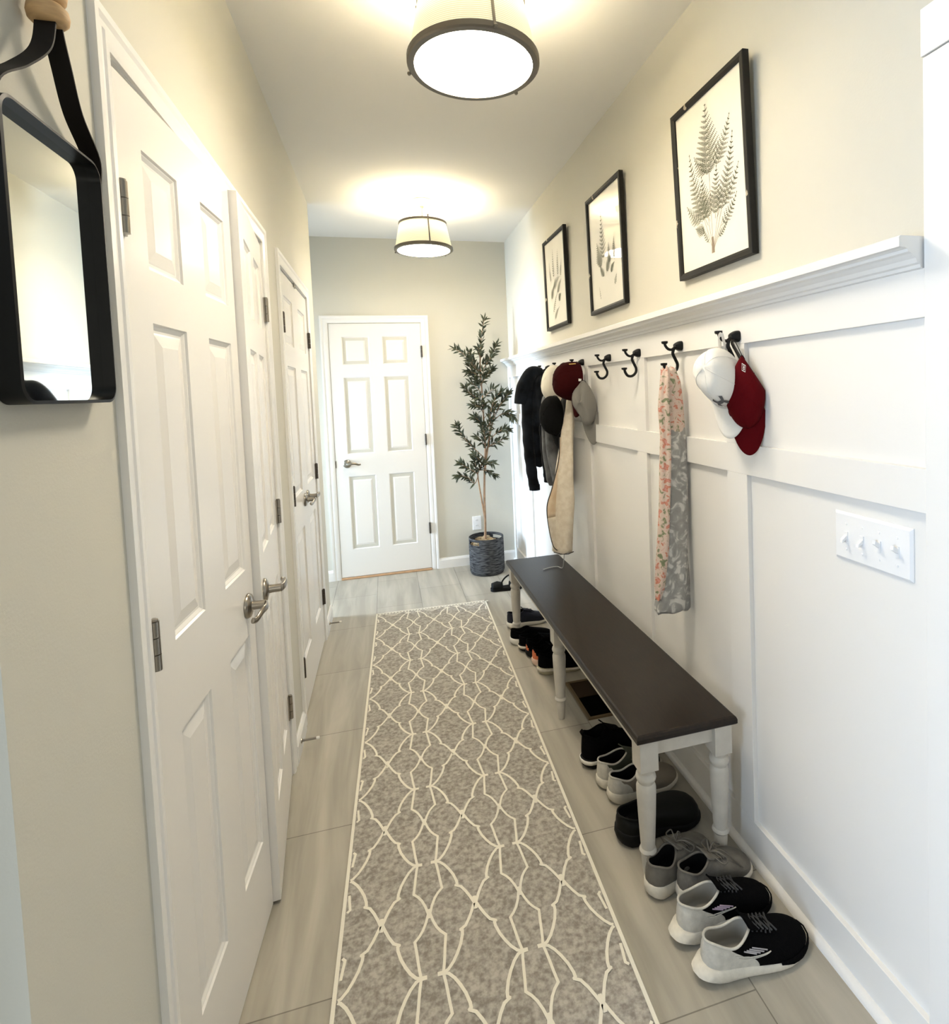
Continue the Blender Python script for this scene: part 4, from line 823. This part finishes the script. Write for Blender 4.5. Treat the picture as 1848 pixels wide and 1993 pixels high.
t3 = smooth_path([Lp(0.745, 0.80), Lp(0.775, 0.98), Lp(0.80, 1.10), Lp(0.83, 1.22), Lp(0.86, 1.36)], 6); tr.tube(t3, [0.0085-0.003*i/(len(t3)-1) for i in range(len(t3))], 10)
tr.build('trunk', M['bark'], t, ang=60)
J = lambda a: rnd.uniform(-a, a)
branch([Lp(0.750, 1.70), Lp(0.757, 1.80), Lp(0.772, 1.92), Lp(0.797, 2.035)], 0.005, 0.002, 13, 0.1, 0.052)
branch([Lp(0.750, 1.60), Lp(0.69, 1.66, 4.44), Lp(0.62, 1.75, 4.42), Lp(0.545, 1.80, 4.42)], 0.004, 0.0015, 13, 0.15, 0.05, 0, 2)
branch([Lp(0.750, 1.58), Lp(0.71, 1.68, 4.5), Lp(0.665, 1.78, 4.5)], 0.004, 0.0015, 12, 0.15, 0.05, 0, 2)
branch([Lp(0.752, 1.62), Lp(0.80, 1.69, 4.42), Lp(0.84, 1.76, 4.40), Lp(0.872, 1.83, 4.40)], 0.004, 0.0015, 12, 0.2, 0.05, 0, 2)
branch([Lp(0.755, 1.52), Lp(0.79, 1.59, 4.43), Lp(0.835, 1.635, 4.42)], 0.004, 0.0015, 9, 0.3, 0.05, 0, 1)
branch([Lp(0.752, 1.56), Lp(0.70, 1.60, 4.42), Lp(0.64, 1.62, 4.4)], 0.004, 0.0015, 11, 0.2, 0.055, 0.3, 2)
branch([Lp(0.752, 1.50), Lp(0.715, 1.55, 4.52), Lp(0.67, 1.68, 4.55)], 0.004, 0.0015, 12, 0.1, 0.055, 0, 1)
branch([Lp(0.755, 1.36), Lp(0.70, 1.41, 4.44), Lp(0.65, 1.45, 4.42), Lp(0.605, 1.50, 4.4)], 0.004, 0.0015, 12, 0.2, 0.05)
branch([Lp(0.757, 1.28), Lp(0.72, 1.34, 4.42), Lp(0.66, 1.36, 4.4)], 0.004, 0.0015, 10, 0.2, 0.05)
branch([Lp(0.757, 1.15), Lp(0.72, 1.22, 4.42), Lp(0.675, 1.26, 4.4)], 0.004, 0.0015, 9, 0.2, 0.05)
branch([Lp(0.80, 1.10), Lp(0.80, 1.28, 4.4), Lp(0.835, 1.40, 4.37), Lp(0.885, 1.45, 4.35)], 0.005, 0.002, 15, 0.2, 0.055, 0, 2)
branch([Lp(0.83, 1.22), Lp(0.87, 1.33, 4.4), Lp(0.92, 1.40, 4.38), Lp(0.95, 1.44, 4.38)], 0.004, 0.0015, 13, 0.2, 0.052, 0, 1)
branch([Lp(0.84, 1.22), Lp(0.88, 1.27, 4.4), Lp(0.94, 1.28, 4.38), Lp(0.975, 1.24, 4.36)], 0.004, 0.0015, 10, 0.3, 0.055, 0.2, 1)
branch([Lp(0.79, 1.06), Lp(0.84, 1.12, 4.42), Lp(0.895, 1.15, 4.4), Lp(0.935, 1.14, 4.4)], 0.004, 0.0015, 9, 0.3, 0.052)
branch([Lp(0.76, 0.98), Lp(0.75, 1.10, 4.42), Lp(0.73, 1.2, 4.4)], 0.004, 0.0015, 10, 0.1, 0.05)
branch([Lp(0.755, 0.92), Lp(0.69, 0.985, 4.44), Lp(0.62, 1.06, 4.42), Lp(0.555, 1.15, 4.42), Lp(0.535, 1.20, 4.42)], 0.004, 0.0015, 15, 0.3, 0.05)
branch([Lp(0.75, 0.86), Lp(0.70, 0.92, 4.42), Lp(0.655, 0.97, 4.4)], 0.004, 0.0015, 10, 0.15, 0.052)
branch([Lp(0.688, 0.80), Lp(0.64, 0.84, 4.42), Lp(0.58, 0.88, 4.4), Lp(0.545, 0.905, 4.4)], 0.004, 0.0015, 12, 0.1, 0.052)
branch([Lp(0.69, 0.78), Lp(0.65, 0.74, 4.40), Lp(0.60, 0.79, 4.38), Lp(0.54, 0.815, 4.36), Lp(0.515, 0.81, 4.36)], 0.004, 0.0015, 12, 0.2, 0.05)
branch([Lp(0.69, 0.80), Lp(0.71, 0.87, 4.42), Lp(0.75, 0.90, 4.4), Lp(0.80, 0.89, 4.38)], 0.004, 0.0015, 11, 0.1, 0.052)
branch([Lp(0.69, 0.80), Lp(0.67, 0.88, 4.44), Lp(0.66, 0.94, 4.43)], 0.004, 0.0015, 8, 0.1, 0.05)
branch([Lp(0.70, 0.83), Lp(0.76, 0.83, 4.4), Lp(0.81, 0.80, 4.38)], 0.003, 0.0012, 7, 0.3, 0.048, 0.4)
branch([Lp(0.785, 1.02), Lp(0.83, 1.04, 4.42), Lp(0.90, 1.08, 4.41)], 0.003, 0.0012, 6, 0.4, 0.048)
for i in range(15):
    z_ = 0.98+0.052*i; xx = 0.757 if z_ < 1.4 else 0.750; a = i*2.4+rnd.uniform(-.4, .4); dx, dy = math.cos(a)*0.085, -abs(math.sin(a))*0.07-0.01; L_ = rnd.uniform(0.8, 1.3)
    branch([Lp(xx, z_), Lp(xx+dx*0.5*L_, z_+0.045*L_, 4.48+dy*0.5*L_), Lp(xx+dx*L_, z_+0.075*L_, 4.48+dy*L_)], 0.003, 0.0012, 4, 0.2, 0.056, 0, 0)
br.build('branches', M['bark'], t, ang=60); leaf_b.build('foliage', M['leaf'], t, smooth=False)
for q_ in ol: MB().ball(tuple(q_), 0.0085, 10, 0, (0.8, 0.8, 1)).build('olive', M['olive'], t)
b = MB(); rr2 = random.Random(5)
for i in range(26):
    a, r = rr2.uniform(0, 2*PI), rr2.uniform(0.02, 0.098); b.ball((r*math.cos(a)-0.01, r*math.sin(a), 0.225+rr2.uniform(-0.01, 0.018)), rr2.uniform(0.016, 0.030), 8, 0, (1.3, 1, 0.8))
b.lathe([(0, 0.20), (0.125, 0.20), (0.128, 0.215), (0.05, 0.235), (0, 0.24)], seg=24); b.build('coir_filler', M['moss'], t, ang=80)

# ================================================================== SHOES
WT = [(0, 0.0), (0.012, 0.30), (0.04, 0.50), (0.09, 0.655), (0.16, 0.72), (0.28, 0.72), (0.40, 0.73), (0.52, 0.82), (0.64, 0.95), (0.73, 1.0), (0.82, 0.97), (0.90, 0.84), (0.955, 0.62), (0.985, 0.38), (1.0, 0.0)]
def shoe(name, lab, heel, toe, hw=0.052, upper='knit_black', heelm=None, sole='sole_w', lining='lining_dk', tongue=None, lace=None, collar=0.088, soleh=1.0, foot=1, cat='shoe', toeh=1.0, split=0.45, overlays=None, heel_flare=0.0, open_l=0.40, tab=None, swoosh=None, loops=False, zlift=0.0, stripe=None, rand=None, group=None, rollx=0.0):
    hx_, hy_ = heel; tx, ty = toe; Ln = math.hypot(tx-hx_, ty-hy_); t = thing(name, lab, cat, (hx_, hy_, zlift), (rollx, 0, math.atan2(ty-hy_, tx-hx_)), group)
    NS = 26; ss = [(1-math.cos(PI*i/NS))/2 for i in range(NS+1)]
    idx = [(s, 1) for s in ss[::-1]]+[(s, -1) for s in ss[1:-1]]       # toe -> heel on the left side, back on the right
    wf = lambda s: interp(WT, s)*hw
    cl = lambda s: foot*0.010*math.sin(PI*min(1, max(0, (s-0.1)/0.9)))**2-foot*0.004
    zb = lambda s: (0.020*((s-0.72)/0.28)**2 if s > 0.72 else 0)+(0.008*((0.14-s)/0.14)**2 if s < 0.14 else 0)
    zt = lambda s: soleh*interp([(0, 0.040), (0.15, 0.036), (0.45, 0.027), (0.75, 0.022), (1, 0.026)], s)
    def ring(sc, zf, dx=0): return [V(Ln*(0.5+(s-0.5)*(1+(sc-1)*0.4))+dx*(1-s), (wf(s)*sc+0.0006)*sd+cl(s), zf(s)) for s, sd in idx]
    b = MB(); b.rings([ring(0.90, lambda s: zb(s)), ring(0.99, lambda s: zb(s)+0.004), ring(1.06, lambda s: zb(s)*0.6+zt(s)*0.45, -heel_flare), ring(1.03, lambda s: zt(s)-0.003, -heel_flare*0.5), ring(0.97, lambda s: zt(s))], True, True, True)
    b.build('sole', M[sole], t, ang=50)
    # upper
    ox0, ox1 = 0.025*Ln, open_l*Ln; NB = 14
    def col(s, sd):
        u = s; x = ox0+(ox1-ox0)*u; y = 0.60*hw*math.sqrt(max(0, 1-(2*u-1)**2))*sd
        z = collar*(0.935+0.085*math.cos(2*PI*u)+0.025*u)+0.004; return V(x, y+cl(s)*0.4, z)
    def prof(s, sd, k):
        P0 = V(Ln*(0.5+(s-0.5)*0.985), wf(s)*0.985*sd+cl(s), zt(s)-0.004); P3 = col(s, sd)
        toeness = max(0.0, (s-0.55)/0.45); hb = 0.030+0.006*(1-s)
        P1 = P0+V(0.006*toeness*Ln/0.3, 0.003*sd, hb+(0.012 if toeh > 1.5 else 0.004)*toeness*toeh); P2 = P3+(P0-P3)*(0.30+0.25*toeness); P2.z = P3.z*(1-(0.30 if toeh > 1.5 else 0.40)*toeness)-0.022*(1-toeness)*(1 if s > 0.1 else 0.6); 
        P2.z += 0.004*toeness*toeh
        a = 1-k; return P0*a**3+P1*3*a*a*k+P2*3*a*k*k+P3*k**3
    def sub_rings(f, lo, hi, off=0.0):
        R = []
        for i in range(NB+1):
            k = lo+(hi-lo)*i/NB; r = []
            for s, sd in idx: r.append(prof(s, sd, k))
            R.append(r)
        return R
    R = sub_rings(None, 0, 1); n = len(idx)
    fb, hb_ = MB(), MB(); allv = [p_ for r in R for p_ in r]; ff, hf = [], []
    for i in range(NB):
        for j in range(n):
            k = (j+1) % n; q4 = (i*n+j, i*n+k, (i+1)*n+k, (i+1)*n+j)
            s_m = (idx[j][0]+idx[k][0])/2
            (hf if (heelm and s_m < split-0.10*(i/NB)) else ff).append(q4)
    fb.add(allv, ff); fb.build('upper', M[upper], t, ang=80)
    if hf: hb_.add(allv, hf); hb_.build('heel_panel', M[heelm], t, ang=80)
    # collar roll and lining
    cr_ = [col(s, sd) for s, sd in idx]; MB().tube(cr_+[cr_[0]], 0.0032, 8, cap=False).build('collar', M[(heelm if split > 0.2 else None) or upper], t, ang=80)
    c0 = V((ox0+ox1)/2, 0, 0)
    def inr(k, z): return [V(c0.x+(p_.x-c0.x)*k, p_.y*k, z if z is not None else p_.z-0.001) for p_ in cr_]
    MB().rings([inr(0.99, None), [V(p_.x, p_.y, p_.z-0.02) for p_ in inr(0.90, None)], inr(0.98, 0.048), inr(0.90, 0.040)], True, False, True).build('lining', M[lining], t, ang=80)
    # tongue
    vz = lambda x: min((prof(1.0, 1, k/30) for k in range(31)), key=lambda p_: abs(p_.x-x)).z
    if tongue:
        R2 = []
        for i in range(8):
            u = i/7; x = Ln*(0.60-(0.60-open_l+0.055)*u); z = (vz(max(x, ox1))+0.004 if x > ox1 else collar*1.06+0.004+(ox1-x)*1.0); wd = 0.018+0.007*u
            R2.append([V(x, wd*q_/3, z-0.004*(q_/3)**2) for q_ in range(-3, 4)])
        MB().rings(R2, False).build('tongue', M[tongue], t, ang=80, solid=0.004)
    if lace:
        l_ = MB()
        for i in range(5):
            x = ox1+Ln*(0.022+0.040*i); z = vz(x)+0.0035; wd = 0.021+0.001*i; dx = 0.010*(1 if i % 2 else -1)
            l_.tube([V(x-dx, -wd, z-0.004), V(x-dx*0.3, -wd*0.5, z+0.0015), V(x+dx*0.3, wd*0.5, z+0.0015), V(x+dx, wd, z-0.004)], 0.0023, 6)
            l_.tube([V(x+dx, -wd, z-0.004), V(x+dx*0.3, -wd*0.5, z+0.002), V(x-dx*0.3, wd*0.5, z+0.002), V(x-dx, wd, z-0.004)], 0.0023, 6)
        if loops:
            z = vz(ox1+0.01)+0.006; x = ox1+0.012
            for s in (-1, 1):
                l_.tube(smooth_path([V(x, 0, z), V(x+0.012, s*0.020, z+0.010), V(x+0.030, s*0.042, z-0.004), V(x+0.012, s*0.044, z-0.010), V(x, s*0.004, z)], 5), 0.0020, 6)
                l_.tube(smooth_path([V(x, 0, z), V(x+0.03, s*0.016, z+0.004), V(x+0.065, s*0.034, z-0.028), V(x+0.085, s*0.048, z-0.048)], 5), 0.0020, 6)
        l_.build('laces', M[lace], t, ang=60)
    def surf(s, sd, k, off=0.0012):
        p_ = prof(s, sd, k); a = prof(min(s+0.01, 0.999), sd, k)-p_; c = prof(s, sd, min(k+0.02, 1))-p_; nn = a.cross(c)
        nn = nn.normalized() if nn.length > 1e-12 else V(0, sd, 0)
        if nn.y*sd < 0: nn = -nn
        return p_+nn*off
    if swoosh:
        for sd in (-1, 1):
            for dk in (0.0, 0.13):
                pts = [surf(0.30+0.38*u, sd, 0.34+dk*(1-u)+0.20*abs(u-0.15)*(1 if u > 0.15 else 2)-0.0*u, 0.001) for u in [i/14 for i in range(15)]]
                MB().tube(pts, 0.0013, 5).build('side_swoosh', M[swoosh], t)
    if overlays:
        for sd in (-1, 1):
            for i in range(4):
                s0 = 0.53+0.042*i; q_ = MB(); pts = [surf(s0+0.03*u, sd, 0.80-0.22*u, 0.0012) for u in [j/5 for j in range(6)]]
                q_.tube(pts, [(0.0010, 0.0017)]*6, 6); q_.build('overlay', M[overlays], t)
    if tab:
        MB().tube([V(0.012, 0, collar-0.012), V(0.0, 0, collar+0.012), V(0.010, 0, collar+0.020), V(0.018, 0, collar+0.004)], [(0.010, 0.0015)]*4, 8).build('heel_tab', M[tab], t)
    if rand:
        ri = [i for i, (s, sd) in enumerate(idx) if s > 0.60]; ri = [i for i in ri if idx[i][1] < 0 or i == 0][::-1]; ri = sorted([i for i in range(len(idx)) if idx[i][0] > 0.60 and idx[i][1] < 0])+[i for i in range(len(idx)) if idx[i][0] > 0.60 and idx[i][1] > 0]
        A1, A2 = ring(1.065, lambda s: zb(s)+zt(s)*(0.95-0.55*min(1, (s-0.60)/0.25))), ring(1.0, lambda s: zt(s)+0.004)
        b = MB(); b.rings([[A1[i] for i in ri], [A2[i] for i in ri]], False); b.build('toe_rand', M[rand], t, ang=60, solid=0.0012)
    if stripe:
        b = MB(); b.rings([ring(1.075, lambda s: zt(s)*0.55, -heel_flare), ring(1.075, lambda s: zt(s)*0.92, -heel_flare*0.6)], True); b.build('sole_stripe', M[stripe], t, ang=60, solid=0.002)
    return t
shoe('running_shoe', 'black toed running shoe with off white heel, nearest of all the shoes', (0.682, 1.180), (0.985, 1.190), 0.050, 'knit_black', 'off', 'sole_w', 'lining_gr', 'knit_black', 'lace_dk', 0.092, foot=-1, overlays='silver', heel_flare=0.020, swoosh='off', split=0.46, open_l=0.44, rand='knit_black')
shoe('running_shoe', 'black toed running shoe with off white heel, second from the near end', (0.672, 1.288), (0.968, 1.322), 0.050, 'knit_black', 'off', 'sole_w', 'lining_gr', 'knit_black', 'lace_dk', 0.092, foot=1, overlays='lilac', heel_flare=0.020, swoosh='off', split=0.44, open_l=0.44, rand='knit_black')
shoe('sneaker', 'grey suede sneaker with white sole, its toe against the baseboard', (0.728, 1.380), (0.982, 1.432), 0.050, 'grey_su', None, 'sole_w', 'lining_dk', 'grey_su', 'grey_su', 0.090, foot=1, soleh=1.1, loops=True, open_l=0.40)
shoe('sneaker', 'grey suede sneaker with white sole right beside the front bench leg', (0.656, 1.412), (0.905, 1.525), 0.050, 'grey_su', None, 'sole_w', 'lining_dk', 'grey_su', 'grey_su', 0.092, foot=-1, soleh=1.1, loops=True, open_l=0.40)
shoe('clog', 'chunky all black slip-on clog behind the front bench leg', (0.648, 1.632), (0.950, 1.668), 0.066, 'black_lea', None, 'sole_b', 'lining_dk', None, None, 0.082, soleh=1.15, toeh=2.2, open_l=0.46)
shoe('sneaker', 'olive knit sneaker with off white heel and taupe toe, nearer the clog', (0.690, 1.795), (0.972, 1.842), 0.050, 'taupe', 'off', 'sole_w', 'lining_dk', 'olive_k', None, 0.088, foot=-1, soleh=1.05, split=0.30, open_l=0.44)
shoe('sneaker', 'olive knit sneaker with pale marbled heel, next to the black high top', (0.678, 1.880), (0.950, 1.940), 0.050, 'olive_k', 'off', 'sole_w', 'lining_dk', 'olive_k', None, 0.092, foot=1, soleh=1.05, split=0.26, open_l=0.46)
shoe('sneaker', 'black sock style sneaker with white sole beside the olive pair', (0.662, 2.005), (0.935, 2.060), 0.050, 'knit_black', None, 'sole_b', 'lining_dk', 'knit_black', None, 0.122, foot=1, tab='knit_black', stripe='sole_bw', open_l=0.40)
shoe('sneaker', 'black sneaker with khaki heel sole next to the middle bench leg', (0.690, 2.745), (0.960, 2.765), 0.049, 'knit_black', None, 'sole_k', 'lining_dk', 'knit_black', 'knit_black', 0.090, foot=-1, stripe='sole_w')
shoe('running_shoe', 'dark shoe with peach orange heel sole behind the khaki heeled one', (0.684, 2.850), (0.940, 2.865), 0.047, 'knit_black', 'orange', 'peach_s', 'lining_dk', 'knit_black', 'knit_black', 0.082, foot=1, split=0.10)
shoe('running_shoe', 'black shoe with small orange heel patch in the far group', (0.676, 2.948), (0.930, 2.960), 0.047, 'knit_black', 'orange', 'sole_b', 'lining_dk', 'knit_black', 'knit_black', 0.086, foot=-1, split=0.04)
shoe('slip_on_shoe', 'black slip-on shoe with white striped sole, middle of the far group', (0.655, 3.036), (0.920, 3.046), 0.048, 'knit_black', None, 'sole_b', 'lining_dk', None, None, 0.075, foot=1, stripe='sole_w', zlift=0.0, open_l=0.44)
shoe('slip_on_shoe', 'black slip-on shoe with white sole edge, its heel farthest out', (0.628, 3.128), (0.885, 3.135), 0.048, 'knit_black', None, 'sole_bw', 'lining_dk', None, None, 0.078, foot=-1, open_l=0.44)
shoe('sneaker', 'navy knit sneaker with thick white sole beyond the far bench leg', (0.655, 3.350), (0.925, 3.395), 0.049, 'navy', None, 'sole_bw', 'lining_dk', 'navy', 'navy', 0.088, foot=1, open_l=0.42)
# strappy sandal beyond the bench
t = thing('sandal', 'black strappy sandal on the floor between basket and bench', 'sandal', (0.675, 4.02, 0), (0, 0, -0.05))
Ln = 0.235; NS = 20; ss = [(1-math.cos(PI*i/NS))/2 for i in range(NS+1)]; idx = [(s, 1) for s in ss[::-1]]+[(s, -1) for s in ss[1:-1]]
rg = lambda sc, z: [V(Ln*s, interp(WT, s)*0.042*sc*sd, z) for s, sd in idx]
MB().rings([rg(0.9, 0.001), rg(1.0, 0.006), rg(1.0, 0.020), rg(0.94, 0.024)], True, True, True).build('sole', M['sole_b'], t, ang=50)
MB().rings([[V(0.01+0.08*i/6, 0.032*math.cos(PI*j/10)*(0.9+0.1*i/6), 0.022+0.046*math.sin(PI*j/10)*(1-0.25*abs(i-3)/3)) for j in range(11)] for i in range(7)], False).build('toe_band', M['black_lea'], t, ang=80, solid=0.004)
MB().tube(smooth_path([(0.07, -0.030, 0.03), (0.085, -0.030, 0.075), (0.12, -0.02, 0.105), (0.17, 0.0, 0.112), (0.20, 0.015, 0.085), (0.215, 0.028, 0.03)], 6), [(0.0022, 0.006)]*31, 8).build('ankle_strap', M['black_lea'], t)
MB().rings([[V(0.14+0.05*i/5, 0.032*math.cos(PI*j/10), 0.022+0.038*math.sin(PI*j/10)) for j in range(11)] for i in range(6)], False).build('instep_band', M['black_lea'], t, ang=80, solid=0.004)
